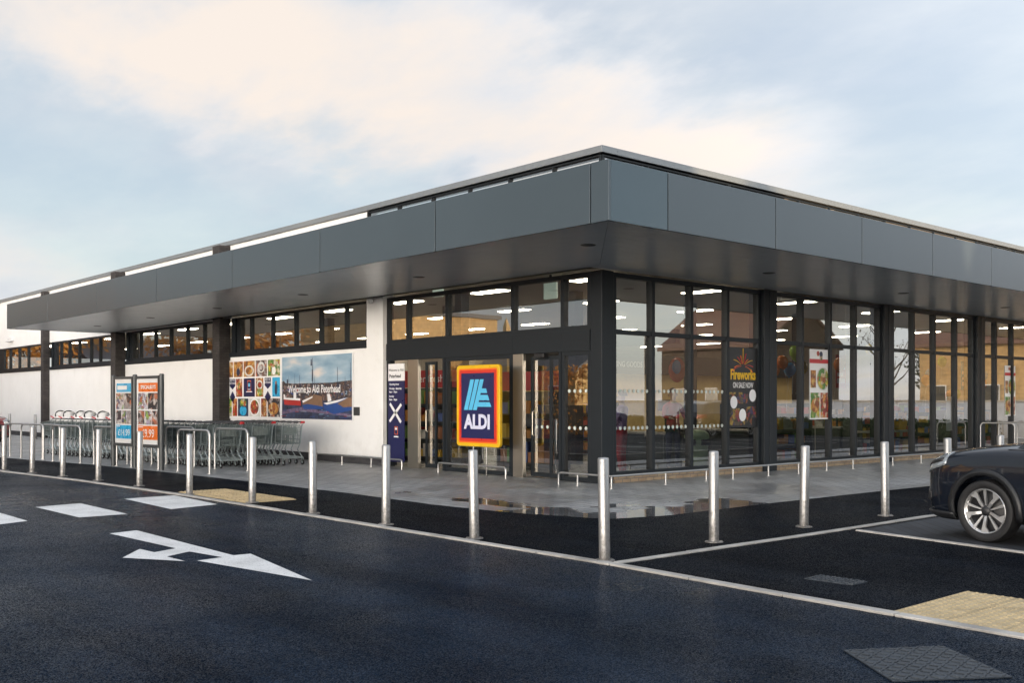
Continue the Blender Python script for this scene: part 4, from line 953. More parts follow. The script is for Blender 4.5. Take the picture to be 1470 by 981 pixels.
for (lab, y0, y1, z0, z1) in (('white recipe poster with a red band, hanging in the second glazed bay', 20.85, 21.72, 1.12, 2.76), ('white recipe poster with a red band in the far bay above the car', 31.45, 32.2, 1.10, 2.62)):
    o, W, H, mb, rc, dc = wposter('recipe_poster', lab, y0, y1, z0, z1)
    mb.box((-.003,0,0),(0,W,H),0); rc(0,1,.14,.20,1); rc(.04,.30,.30,.55,2); rc(.04,.48,.62,.98,3); rc(.52,.96,.62,.98,4)
    for (u,v,r_,m,k) in ((.64,.42,.28,5,3),(.64,.42,.25,3,4),(.64,.42,.12,2,5),(.26,.80,.17,2,5),(.74,.80,.17,4,5),(.40,.06,.06,4,3),(.55,.07,.07,6,3),(.55,.12,.06,4,3)): dc(u,v,r_,m,k)
    mb.build('poster', [M['whiteprint'],M['red'],M['foodA'],M['foodB'],M['foodC'],M['plate'],M['jacket']], o)
# notice boards inside
o = thing('notice_board', 'small dark blackboard inside the second glazed bay', 'board', (-13.75, 22.05, 1.25)); mb = MB(); mb.box((0,0,0),(.03,.62,1.1)); mb.build('board', M['black'], o)
mb = MB()
for i in range(9): mb.box((.031,.06,1.0-i*.1),(.033,.3+.25*random.random(),1.03-i*.1))
mb.build('chalk_marks', M['postframe'], o)
for k in range(2): 
    mb = MB(); mb.tube([(.015,.05+.52*k,0),(.015,.05+.52*k,-1.23)], .015, 6); mb.build('board_leg', M['steel'], o)
# small white card in a door pane
o = thing('notice_card', 'tall white notice card behind the glass above the dark car bonnet', 'notice', (BX-.11, 27.75, .72)); mb = MB(); mb.box((-.004,0,0),(.004,.34,.95)); mb.build('card', M['whiteprint'], o)

# green domed bin just inside the glass
o = thing('domed_bin', 'pale green domed litter bin behind the corner glazing', 'bin', (-13.55, 17.25, .016))
mb = MB(); mb.lathe([(.20,0),(.235,.03),(.235,.62),(.245,.64),(.245,.74),(.235,.76)], n=28); mb.build('body', M['bin'], o, smooth=True)
mb = MB(); mb.lathe([(.26,.74),(.265,.79),(.24,.86),(.16,.91),(0,.93)], n=28); mb.build('dome_lid', M['bin'], o, smooth=True)
mb = MB(); mb.box((-.15,-.262,.60),(.15,-.225,.73)); mb.box((.225,-.13,.60),(.262,.13,.73)); mb.build('opening', M['black'], o)

# balloons in bunches
BC = {'orange':(.75,.20,.02),'green':(.30,.52,.06),'yellow':(.80,.58,.04),'blue':(.03,.28,.62),'red':(.62,.05,.04)}
for k, c in BC.items(): M['bal_'+k] = pbr(k+'_balloon_rubber', c, .22, var=.04, emit=None)
def make_balloon():
    o = thing('balloon', 'x', 'balloon', (0,0,0)); mb = MB()
    pr = [(.0,-.175),(.018,-.17),(.01,-.155)] + [(.132*math.sin(q)*(1-.22*max(0,-math.cos(q)) if False else 1)*(.82+.18*math.sin(q/2)), -.155*math.cos(q)*(1.0)) for q in [math.pi*i/12 for i in range(1,12)]] + [(0,.155)]
    mb.lathe(pr, n=18); b = mb.build('skin', M['bal_orange'], o, smooth=True)
    mb = MB(); mb.tube([(0,0,-.17),(.01,0,-.5),(-.01,.01,-.9)], .002, 4); mb.build('string', M['white'], o)
    return o
bals = [(-13.50,20.35,2.45,'orange'),(-13.42,20.75,2.70,'green'),(-13.54,21.0,2.62,'green'),(-13.50,20.65,2.28,'blue'),(-13.42,21.05,2.33,'yellow'),(-13.62,20.2,2.25,'orange'),
        (-13.46,22.75,2.45,'orange'),(-13.38,24.1,2.86,'yellow'),(-13.42,27.35,2.30,'blue'),(-13.42,27.15,2.12,'orange'),(-13.38,28.0,2.65,'green'),(-13.46,28.65,1.70,'orange'),(-13.42,28.95,1.75,'green'),(-13.46,28.8,1.52,'red'),
        (-13.38,30.6,2.30,'blue'),(-13.46,30.75,2.05,'orange')]
blabels = ['orange balloon at the left of the bunch in the second glazed bay','lime green balloon topping the bunch in the second glazed bay','lime green balloon at the upper right of the bunch in the second bay','blue balloon in the middle of the bunch in the second bay','yellow balloon at the lower right of the bunch in the second bay','orange balloon low at the back of the bunch in the second bay',
           'single orange balloon beside the dark blackboard','single pale yellow balloon high in the pane left of the second wide column','blue balloon over an orange one in the third glazed bay','orange balloon under a blue one in the third glazed bay','green balloon high in the third glazed bay','orange balloon low in the third bay, left of the low green one','green balloon low in the third glazed bay','red balloon lowest of the low trio in the third bay','blue balloon past the third wide column, above the dark car','orange balloon under the blue one past the third wide column']
b0 = make_balloon()
for i, ((x,y,z,c), lab) in enumerate(zip(bals, blabels)):
    o = b0 if i == 0 else copy_tree(b0)
    o.location = (x,y,z); o['label'] = lab; o['group'] = 'balloons behind the side glazing'; o.rotation_euler = (R(random.uniform(-14,14)),R(random.uniform(-14,14)),random.uniform(0,6)); s_ = random.uniform(.92,1.15); o.scale = (s_,s_,s_)
    for ch in o.children:
        if ch.name.startswith('skin'):
            if i: ch.data = ch.data.copy()
            ch.data.materials[0] = M['bal_'+c]
# foil balloon with red and blue
o = thing('foil_balloon', 'red and blue foil balloon hanging near the bakery wall', 'balloon', (-14.0, on_x(972,512,-14.0).y, 2.22)); mb = MB()
mb.lathe([(0,-.04),(.2,-.035),(.27,-.01),(.27,.01),(.2,.035),(0,.04)], (0,0,0), 'x', 20, 0); mb.lathe([(0,.041),(.13,.04),(.16,.034)], (0,-.05,.05), 'x', 16, 1); mb.build('skin', [M['bal_red'],M['bal_blue']], o, smooth=True)

# exit signs
for (px, lab) in ((629,'pale exit sign box behind the panes over the left door'),(790.5,'pale exit sign box behind the panes over the right door')):
    p = on_y(px, 420, 14.9); zt = on_y(px, 405, 14.9).z
    o = thing('exit_sign', lab, 'sign', (p.x, 14.9, 4.22)); mb = MB(); mb.box((-.19,-.03,zt-.36-4.22),(.19,.03,zt-.02-4.22)); mb.build('light_box', M['exit'], o, bevel=.01)
    mb = MB(); mb.box((-.02,-.02,zt-.02-4.22),(.02,.02,0)); mb.build('hanger', M['frame'], o)

# shelving with goods
goods = [pbr('goods_'+str(i), c, .45, var=.2) for i, c in enumerate([(.45,.05,.04),(.55,.36,.05),(.07,.12,.32),(.12,.25,.06),(.5,.48,.45),(.30,.12,.05),(.48,.20,.03)])]
def shelf_unit(label, loc, rz, L=4.0, hgt=1.5, head=None, levels=4):
    o = thing('shelf_unit', label, 'shelving', loc, rz, 'shelving units on the sales floor'); mb = MB()
    mb.box((-L/2,.28,0),(L/2,.32,hgt)); 
    for k in range(levels): mb.box((-L/2,-.25,.12+k*(hgt-.1)/levels),(L/2,.279,.15+k*(hgt-.1)/levels))
    mb.box((-L/2-.03,-.25,0),(-L/2-.001,.32,hgt)); mb.box((L/2+.001,-.25,0),(L/2+.03,.32,hgt)); mb.build('rack', M['postframe'], o)
    for k in range(levels):
        g = MB(); x = -L/2 + .02; zb = .151 + k*(hgt-.1)/levels
        while x < L/2 - .2:
            w_ = random.uniform(.12,.30); h_ = random.uniform(.12, (hgt-.1)/levels-.08); c_ = random.randrange(len(goods))
            if x + w_ < L/2: g.box((x,-.23+random.uniform(0,.06),zb),(x+w_-.01,.2,zb+h_), c_)
            x += w_
        g.build('packets', goods, o)
    if head:
        mb = MB(); mb.box((-L/2,-.1,hgt+.02),(L/2,-.06,hgt+.45)); hh = mb.build('header', M['red'], o)
        if head.strip(): text_part(head, .26, M['whiteprint'], hh, (-L*.12,-.102,hgt+.235), FACE_F)
    return o
shelf_unit('red topped promotion rack stacked with packets, seen through the open left door', (-20.3,15.5,.016), R(12), 2.4, 1.85, 'Super fresh', 4)
shelf_unit('dark rack of mixed packets deep behind the left door', (-20.4,20.5,.016), R(90), 3.0, 1.5)
for i,(x,y) in enumerate(((-17.2,26),(-19.2,29),(-16.4,32.5),(-18.5,36))): shelf_unit(['rack of coloured goods behind the second glazed bay','rack of coloured goods behind the third glazed bay','rack of coloured goods behind the fourth glazed bay','rack of coloured goods in the far depth of the store'][i], (x,y,.016), R(90 if i%2 else 0), 4.2, 1.45)
# checkout counters
for i, y in enumerate((17.9, 21.2, 25.2)):
    o = thing('checkout_counter', ['checkout counter nearest the corner glazing','checkout counter behind the second glazed bay','checkout counter behind the third glazed bay'][i], 'counter', (-15.7,y,.016), 0, 'checkout counters'); mb = MB()
    mb.box((-1.3,-.35,0),(1.0,.30,.78),0); mb.build('base', [M['postframe']], o, bevel=.02); mb = MB(); mb.box((-1.35,-.4,.782),(1.05,.35,.83)); mb.build('worktop', M['storefloor'], o, bevel=.01)
    mb = MB(); mb.tube([(.6,.2,.83),(.6,.2,1.35)], .03, 8); mb.box((.42,.14,1.3),(.78,.2,1.56)); mb.build('till_screen', M['black'], o)

for (lab, x, y, rz, L, h, hd) in (('low display of coloured packets just inside the second glazed bay', -14.2, 21.4, R(90), 1.8, 1.15, None), ('low display of coloured packets just inside the third glazed bay', -14.3, 26.4, R(90), 3.0, 1.25, None), ('tall red headed display inside the right door', -16.9, 15.6, R(10), 1.6, 1.75, ' '), ('low display of coloured packets inside the fourth glazed bay', -14.3, 31.6, R(90), 2.8, 1.25, None)):
    shelf_unit(lab, (x, y, .016), rz, L, h, hd, 3)
for (lab, y, z, c1, c2) in (('orange hanging banner inside the third glazed bay', 25.3, 2.35, 'porange', 'whiteprint'), ('red hanging banner inside the second glazed bay beside the wide column', 23.4, 2.30, 'red', 'whiteprint'), ('cyan hanging banner inside the fourth glazed bay', 30.3, 2.30, 'pblue', 'whiteprint')):
    o = thing('hanging_banner', lab, 'banner', (-13.8, y, z), R(8), 'hanging banners behind the side glazing'); mb = MB(); mb.box((-.006,-.32,-.42),(.006,.32,.42)); mb.build('cloth', M[c1], o)
    mb = MB(); mb.box((.0065,-.24,.05),(.0075,.24,.14)); mb.box((.0065,-.24,-.12),(.0075,.12,-.04)); mb.box((.0065,-.24,-.30),(.0075,.24,-.18)); mb.build('printed_bands', M[c2], o)
    mb = MB(); mb.tube([(0,-.3,.42),(0,-.3,4.22-z)], .004, 4); mb.build('wire', M['steel'], o); mb = MB(); mb.tube([(0,.3,.42),(0,.3,4.22-z)], .004, 4); mb.build('wire', M['steel'], o)
# ---- people
SK = pbr('skin_tone', (.52,.33,.24), .5, var=.05); HA = pbr('dark_hair', (.035,.024,.018), .6, var=.3); HB = pbr('fair_hair', (.42,.30,.16), .6, var=.3)
def person(label, loc, rz, top, legs, hair, hipdrop=0.0, arm_f=(.25,.25), sit=False, shoe=None, walk=0.0):
    o = thing('person', label, 'person', loc, rz)
    J = {}; V_ = []; E_ = []; Rr = []; mt = []
    def j(n, p, r, m, par=None):
        J[n] = len(V_); V_.append(p); Rr.append(r); mt.append(m)
        if par: E_.append((J[par], J[n]))
    hz = .96 - hipdrop
    j('pelvis',(0,0,hz),(.155,.115),1); j('belly',(0,-.01,hz+.16),(.145,.10),0,'pelvis'); j('chest',(0,0,hz+.36),(.165,.115),0,'belly'); j('neckb',(0,.01,hz+.50),(.10,.085),0,'chest')
    j('neck',(0,0,hz+.565),(.052,.055),2,'neckb'); j('jaw',(0,-.02,hz+.64),(.062,.075),2,'neck'); j('head',(0,-.01,hz+.72),(.078,.095),2,'jaw'); j('crown',(0,0,hz+.795),(.055,.07),2,'head')
    for s in (-1,1):
        a = arm_f[0 if s < 0 else 1]
        j(f'sh{s}',(s*.175,.01,hz+.455),(.068,.066),0,'neckb')
        ex = Vector((s*.235,-.10*a-.0,hz+.19+.05*a)); j(f'el{s}',tuple(ex),(.048,.048),0,f'sh{s}')
        wv = ex + Vector((-s*.05*a,-.25*min(1,a*1.1),-.245*max(0,1-a))); j(f'wr{s}',tuple(wv),(.032,.030),0,f'el{s}')
        dirv = (wv-ex).normalized(); pv = wv + dirv*.07; j(f'pa{s}',tuple(pv),(.030,.020),2,f'wr{s}')
        for fi in range(4):
            f1 = pv + dirv*(.06-.008*abs(fi-1.3)) + Vector((0,(fi-1.5)*.018,0)) ; j(f'f{fi}{s}',tuple(f1),(.009,.009),2,f'pa{s}'); f2 = f1 + dirv*.035 + Vector((-s*.012,0,-.008)); j(f'g{fi}{s}',tuple(f2),(.008,.008),2,f'f{fi}{s}')
        th = wv + dirv*.04 + Vector((-s*.02,-.035,0)); j(f't{s}',tuple(th),(.010,.010),2,f'wr{s}')
        if sit:
            j(f'hip{s}',(s*.09,-.02,hz-.03),(.095,.09),1,'pelvis'); j(f'kn{s}',(s*.12,-.42,hz-.03),(.065,.065),1,f'hip{s}'); j(f'an{s}',(s*.12,-.42,.09),(.042,.045),1,f'kn{s}')
            j(f'toe{s}',(s*.12,-.56,.045),(.042,.035),3,f'an{s}')
        else:
            w_ = s*walk
            j(f'hip{s}',(s*.09,0,hz-.06),(.095,.095),1,'pelvis'); j(f'kn{s}',(s*.10,-.02-w_*.5,hz*.52),(.064,.068),1,f'hip{s}'); j(f'an{s}',(s*.10,.02-w_,.09),(.042,.046),1,f'kn{s}'); j(f'toe{s}',(s*.115,-.13-w_,.045),(.042,.036),3,f'an{s}')
    me = bpy.data.meshes.new('body'); me.from_pydata(V_, E_, []); ob = bpy.data.objects.new('tmpbody', me); COL.objects.link(ob)
    sm = ob.modifiers.new('s','SKIN'); sm.use_smooth_shade = True
    for i, r_ in enumerate(Rr): me.skin_vertices[0].data[i].radius = r_
    me.skin_vertices[0].data[0].use_root = True
    ss = ob.modifiers.new('d','SUBSURF'); ss.levels = 1; ss.render_levels = 1
    dg = bpy.context.evaluated_depsgraph_get(); dg.update(); nm = bpy.data.meshes.new_from_object(ob.evaluated_get(dg)); bpy.data.objects.remove(ob)
    nm.name = 'body'; nm.materials.clear()
    for m_ in (top, legs, SK, shoe or M['black']): nm.materials.append(m_)
    vv = [Vector(p) for p in V_]
    segs = [(vv[a], vv[b], mt[b]) for a, b in E_]
    for pol in nm.polygons:
        c = pol.center; best = 9; bm_ = 0
        for a, b, m_ in segs:
            ab = b-a; t_ = max(0,min(1,(c-a).dot(ab)/max(1e-9,ab.length_squared))); dd = (a+ab*t_-c).length
            if dd < best: best = dd; bm_ = m_
        pol.material_index = bm_
    b = bpy.data.objects.new('body', nm); COL.objects.link(b); b.parent = o
    # hair cap, eyes, nose and ears
    hc = Vector((0,-.005,hz+.745)); h = MB(); prof = [(0,.125)]
    vs = []; n_ = 18; k_ = 8
    for i in range(k_):
        ph = R(4 + i*13)
        for q in range(n_):
            th = 2*math.pi*q/n_; front = max(0,-math.sin(th)); ph2 = min(ph, R(95 - 45*front))
            vs.append((hc.x+.098*math.sin(ph2)*math.cos(th), hc.y+.008+.112*math.sin(ph2)*math.sin(th), hc.z+.118*math.cos(ph2)))
    h.add(vs, [(i*n_+q, i*n_+(q+1)%n_, (i+1)*n_+(q+1)%n_, (i+1)*n_+q) for i in range(k_-1) for q in range(n_)] + [tuple(range(n_))]); h.build('hair', hair, o, smooth=True)
    f = MB()
    for s in (-1,1):
        f.lathe([(0,-.012),(.011,-.006),(.011,.004),(0,.008)], (s*.034,-.100,hz+.715), 'y', 8, 0); f.lathe([(0,-.016),(.026,-.006),(.026,.006),(0,.012)], (s*.094,.005,hz+.70), 'x', 8, 1)
    f.tube([(0,-.10,hz+.715),(0,-.118,hz+.675),(0,-.098,hz+.668)], [.008,.014,.010], 6, 1); f.tube([(-.026,-.092,hz+.636),(0,-.099,hz+.634),(.026,-.092,hz+.636)], .006, 5, 2)
    f.build('face', [M['black'], SK, pbr('lips', (.40,.15,.12), .5)], o, smooth=True)
    return o
c_red = pbr('red_knit', (.40,.03,.04), .8); c_purple = pbr('lilac_blouse', (.36,.24,.44), .8); c_navy = pbr('navy_cloth', (.02,.025,.06), .8); c_grey = pbr('grey_cloth', (.10,.11,.13), .8); c_coat = pbr('dark_winter_coat', (.025,.028,.04), .8)
pp_ = on_x(966,560,-15.0)
person('cashier in a dark jacket and red scarf at the nearest checkout, head bent', (-14.2, on_x(966,560,-14.2).y, .016), R(60), c_red, c_navy, HA, 0, (.9,.8))
pp_ = on_x(893,560,-14.6)
person('shopper in a lilac top and red skirt behind the corner column glazing', (-13.9, on_x(893,560,-13.9).y, .016), R(-70), c_purple, c_red, HA, .06, (.7,.5))
pp_ = on_x(1258,600,-14.3)
PB = person('shopper in a dark coat carrying a white bag behind the second glazed bay', (-14.3, pp_.y-.1, .016), R(185), c_coat, c_navy, HB, .05, (.1,.1), walk=.18)
o = thing('carrier_bag', 'white plastic carrier bag held by the shopper in the dark coat', 'bag', (-14.3+.0, pp_.y-.48, .30)); mb = MB()
for r_ in range(1):
    vs = []; 
    for (zz, a, b_) in ((0,.13,.06),(.06,.15,.08),(.2,.14,.07),(.30,.09,.03),(.40,.02,.012)):
        for q in range(12): th = 2*math.pi*q/12; vs.append((b_*math.cos(th)*(1+.15*math.sin(3*th)), a*math.sin(th), zz))
    mb.add(vs, [(i*12+q, i*12+(q+1)%12, (i+1)*12+(q+1)%12, (i+1)*12+q) for i in range(4) for q in range(12)] + [tuple(range(12))[::-1]])
mb.build('bag', M['white'], o, smooth=True)
pp_ = on_x(1287,600,-14.8)
person('shopper with fair hair in a red jacket behind the third glazed bay', (-14.8, pp_.y, .016), R(100), c_red, c_grey, HB, .12, (.5,.6))
o = thing('shopping_basket', 'yellow shopping basket standing inside the third glazed bay', 'basket', (-13.9, on_x(1294,623,-13.9).y, .27)); mb = MB()
mb.prism([(-.13,-.19,0),(.13,-.19,0),(.13,.19,0),(-.13,.19,0)], (0,0,.012)); 
for (a, b_) in (((-.13,-.19),(.13,-.19)),((.13,-.19),(.13,.19)),((.13,.19),(-.13,.19)),((-.13,.19),(-.13,-.19))):
    A0 = Vector((*a,0)); B0 = Vector((*b_,0)); A1 = A0*1.25 + Vector((0,0,.24)); B1 = B0*1.25 + Vector((0,0,.24)); mb.poly([A0,B0,B1,A1])
mb.build('tub', pbr('yellow_plastic', (.75,.42,.02), .4), o); mb = MB(); mb.tube([(0,-.2375,.24),(0,-.2,.36),(0,.2,.36),(0,.2375,.24)], .01, 6); mb.build('handle', M['black'], o)
o = thing('bench', 'pale packing bench along the inside of the side glazing', 'bench', (-14.0, 26.0, .016)); mb = MB(); mb.box((-.25,-1.2,.68),(.25,1.2,.74)); mb.build('top', M['storefloor'], o)
for (x,y) in ((-.2,-1.1),(.2,-1.1),(-.2,1.1),(.2,1.1)):
    mb = MB(); mb.box((x-.03,y-.03,0),(x+.03,y+.03,.679)); mb.build('leg', M['steel'], o)
o2 = bpy.data.objects['shopping_basket']; o2.location = (-14.0, o2.location.y if abs(o2.location.y-26) < 1.1 else 25.6, .758)

# ================================================================== CARS
def make_car(label, paint, dark, lamp_red=False):
    """hatchback, nose at local -x, centre line on local x, front axle at x = 0"""
    o = thing('parked_car', label, 'car', (0,0,0)); OFF = -.87
    st = [(0.00,.56,.30,.70,.74),(0.05,.70,.24,.80,.84),(0.16,.80,.215,.87,.92),(0.36,.855,.20,.935,.995),(0.75,.875,.20,.985,1.05),(1.15,.885,.20,1.01,1.095),(1.6,.888,.20,.99,1.075),(2.4,.89,.20,1.005,1.08),(3.2,.885,.20,1.03,1.09),(3.75,.86,.22,1.04,1.08),(4.02,.80,.28,1.0,1.02),(4.12,.70,.34,.84,.86)]
    vs = []; 
    for (x, w, zb, zs, zt) in st:
        pr = [(0,zb),(.72*w,zb),(.95*w,zb+.03),(.992*w,zb+.14),(1.0*w,zb+.30),(1.0*w,(zs+zb)*.5+.12),(.985*w,zs-.06),(.94*w,zs-.005),(.84*w,zs+(zt-zs)*.55),(.45*w,zt),(0,zt+.012)]
        full = [(y,z) for y,z in pr] + [(-y,z) for y,z in pr[-2:0:-1]]
        vs.append([(x+OFF,y,z) for y,z in full])
    n_ = len(vs[0]); flat = [p for r_ in vs for p in r_]
    fs = [(i*n_+j, i*n_+(j+1)%n_, (i+1)*n_+(j+1)%n_, (i+1)*n_+j) for i in range(len(vs)-1) for j in range(n_)] + [tuple(range(n_))[::-1], tuple(range((len(vs)-1)*n_, len(vs)*n_))]
    mb = MB(); mb.add(flat, fs); tb = mb.build('tmp', paint, None, smooth=True)
    sm = tb.modifiers.new('s','SUBSURF'); sm.levels = 3; sm.render_levels = 3
    cut = MB()
    for ax in (0, 2.58):
        for s in (-1,1): cut.lathe([(0,-.19),(.385,-.19),(.385,.19),(0,.19)], (ax, s*.85, .355), 'y', 40)
    cb = cut.build('tmpc', dark)
    bo = tb.modifiers.new('b','BOOLEAN'); bo.object = cb; bo.operation = 'DIFFERENCE'; bo.solver = 'EXACT'
    dg = bpy.context.evaluated_depsgraph_get(); dg.update()
    sm2 = bpy.data.meshes.new_from_object(tb.evaluated_get(dg)); 
    tb.modifiers.remove(tb.modifiers['b']); dg.update(); me0 = bpy.data.meshes.new_from_object(tb.evaluated_get(dg))
    bv = BVHTree.FromPolygons([v.co.copy() for v in me0.vertices], [tuple(p.vertices) for p in me0.polygons])
    bpy.data.objects.remove(tb); bpy.data.objects.remove(cb)
    sm2.name = 'body'; sm2.materials.clear(); sm2.materials.append(paint)
    sm2.polygons.foreach_set('use_smooth', [True]*len(sm2.polygons))
    try: sm2.set_sharp_from_angle(angle=R(50))
    except Exception: pass
    b = bpy.data.objects.new('body', sm2); COL.objects.link(b); b.parent = o
    # greenhouse
    gl = [(1.10,.76,1.03),(1.75,.66,1.50),(2.35,.65,1.565),(3.15,.64,1.53),(3.62,.60,1.42),(3.98,.72,1.04)]
    vs = []
    for (x, w, z) in gl: 
        vs += [(x+OFF,-.80 if z < 1.2 else -.80,1.02),(x+OFF,-w,z-.05),(x+OFF,-w*.8,z),(x+OFF,w*.8,z),(x+OFF,w,z-.05),(x+OFF,.80,1.02)]
    mb = MB(); mb.add(vs, [(i*6+j,i*6+j+1,(i+1)*6+j+1,(i+1)*6+j) for i in range(5) for j in range(5)], 0)
    for k in range(len(mb.f)): 
        mb.m[k] = 0 if (k % 5 in (0,4) or k//5 in (0,4)) else 1
    mb.build('cabin', [M['carglass'], paint], o, smooth=False)
    # patches lying on the body, found by casting onto it
    def patch(name, mat, th0, th1, zf0, zf1, off, nu=14, nv=6, c=(.75,0), parent=None, thick=True):
        g = []; ok = True
        for i in range(nu+1):
            th = R(th0 + (th1-th0)*i/nu); d_ = Vector((-math.cos(th), -math.sin(th), 0)); s0 = Vector((c[0]+OFF, c[1], 0))
            for j_ in range(nv+1):
                u = i/nu; z = zf0(u) + (zf1(u)-zf0(u))*j_/nv
                hit = bv.ray_cast(s0 + d_*4 + Vector((0,0,z)), -d_)
                if hit[0] is None: return None
                nn = hit[1] if hit[1].dot(d_) > 0 else -hit[1]
                g.append(hit[0] + nn*off)
        mb = MB(); mb.add(g, [(i*(nv+1)+j_, (i+1)*(nv+1)+j_, (i+1)*(nv+1)+j_+1, i*(nv+1)+j_+1) for i in range(nu) for j_ in range(nv)])
        q = mb.build(name, mat, parent or o, smooth=True)
        if thick:
            so = q.modifiers.new('t','SOLIDIFY'); so.thickness = abs(off)+.008; so.offset = 0
        return q
    for s in (1,-1):
        hl = patch('headlight', M['lampglass'] if not lamp_red else M['taillight'], s*30, s*66, lambda u: .66+.16*u**1.3, lambda u: .835+.12*u, .005)
        if hl:
            patch('reflector', M['chrome'], s*31.5, s*40, lambda u: .715+.02*u, lambda u: .785+.03*u, .010, 6, 3, parent=hl)
            patch('lamp_trim', M['black'], s*41, s*63, lambda u: .765+.09*u, lambda u: .80+.09*u, .010, 8, 2, parent=hl)
        patch('fog_lamp', M['black'], s*38, s*52, lambda u: .40, lambda u: .52, .005, 8, 4)
    for s in (1,-1): patch('taillight', M['taillight'], 180-s*34, 180-s*60, lambda u: .80, lambda u: .97, .006, 10, 4, c=(3.3,0))
    patch('grille', M['black'], -24, 24, lambda u: .56, lambda u: .70, .004, 18, 4)
    patch('lower_grille', M['black'], -34, 34, lambda u: .33, lambda u: .46, .004, 18, 4)
    patch('number_plate', M['white'], -9, 9, lambda u: .48, lambda u: .555, .014, 6, 2)
    for s in (1,-1): patch('bumper_lip', dark, s*2, s*72, lambda u: .235, lambda u: .30, .022, 20, 3)
    # wheel-arch trims, sills
    for ax in (0, 2.58):
        for s in (-1,1):
            pts = []; mb = MB(); n2 = 26; ring = []
            for i in range(n2+1):
                q = R(-14 + 208*i/n2)
                for rr in (.375,.445):
                    x = ax + rr*math.cos(q); z = .355 + rr*math.sin(q)
                    hit = bv.ray_cast(Vector((x, s*2.5, max(z,.26))), Vector((0,-s,0)))
                    y = hit[0].y if hit[0] else s*.8
                    ring.append((x, y + s*(.012 if rr > .4 else .016), max(z,.20)))
            mb.add(ring, [(2*i,2*i+1,2*i+3,2*i+2) for i in range(n2)]); q_ = mb.build('arch_trim', dark, o, smooth=True)
            so = q_.modifiers.new('t','SOLIDIFY'); so.thickness = .03; so.offset = 0
    for s in (-1,1):
        mb = MB(); mb.prism([(.47,s*.80,.20),(2.12,s*.80,.20),(2.12,s*.902,.22),(2.12,s*.902,.33),(.47,s*.902,.33),(.47,s*.902,.22)][:3] + [(.47,s*.902,.22)], (0,0,.10)); mb.build('sill_trim', dark, o, bevel=.01)
        # door shut lines and handles, mirror
        for (x0,) in ((.62,),(1.72,)):
            pts = []
            for k in range(12):
                z = .33 + .65*k/11; hit = bv.ray_cast(Vector((x0,s*2.5,z)), Vector((0,-s,0)))
                if hit[0]: pts.append(hit[0] + Vector((0,s*.0005,0)))
            if len(pts) > 2:
                mb = MB(); mb.tube(pts, .0035, 4); mb.build('door_seam', M['gap'], o)
        mb = MB(); mb.lathe([(0,-.13),(.06,-.11),(.085,0),(.07,.08),(0,.10)], (.72,s*.98,1.10), 'y', 12); mb.build('door_mirror', paint, o, smooth=True)
        mb = MB(); mb.tube([(1.45,s*.905,.90),(1.5,s*.925,.90),(1.62,s*.925,.90),(1.67,s*.905,.90)], .014, 6); mb.build('door_handle', paint, o, smooth=True)
    # wheels
    wroot = None
    for ax in (0, 2.58):
        for s in (-1,1):
            if wroot is None:
                t = MB(); t.lathe([(.238,-.085),(.262,-.102),(.300,-.108),(.326,-.098),(.338,-.07),(.340,.0),(.338,.07),(.326,.098),(.300,.105),(.24,.1)], (0,0,0), 'y', 48, 0, False); 
                w = t.build('wheel', M['rubber'], o, smooth=True); wroot = w
                r1 = MB(); r1.lathe([(.232,-.093),(.240,-.098),(.247,-.090),(.244,-.07),(.228,-.06),(.222,.09)], (0,0,0), 'y', 48, 0, False); 
                for k in range(5):
                    a0 = 2*math.pi*k/5
                    def pt(rad, an, y): return (rad*math.cos(an), y, rad*math.sin(an))
                    # broad curved spoke and a slim straight one beside it
                    A_ = [pt(.052,a0-.28,-.072), pt(.12,a0-.20,-.084), pt(.235,a0-.20,-.090), pt(.235,a0+.20,-.090), pt(.17,a0+.02,-.086), pt(.11,a0+.10,-.084), pt(.052,a0+.28,-.072)]
                    r1.prism(A_, (0,.022,0))
                    Bq = [pt(.060,a0+.50,-.070), pt(.235,a0+.56,-.088), pt(.235,a0+.70,-.088), pt(.060,a0+.74,-.070)]
                    r1.prism(Bq, (0,.020,0))
                r1.build('rim', M['alloy'], w, smooth=False)
                r2 = MB(); r2.lathe([(0,-.03),(.215,-.03),(.228,-.02),(.228,.05),(0,.05)], (0,0,0), 'y', 32); r2.build('brake_disc', M['black'], w, smooth=True)
                r3 = MB(); r3.lathe([(0,-.092),(.030,-.090),(.05,-.078),(.062,-.06)], (0,0,0), 'y', 20); 
                r3.build('hub_cap', M['black'], w, smooth=True)
                q = w
            else:
                q = copy_tree(wroot, o)
            q.location = (ax, s*.775, .34); q.rotation_euler = (0, R(17 + 40*random.random()) if wroot is not q else R(17), 0 if s < 0 else math.pi)
    return o
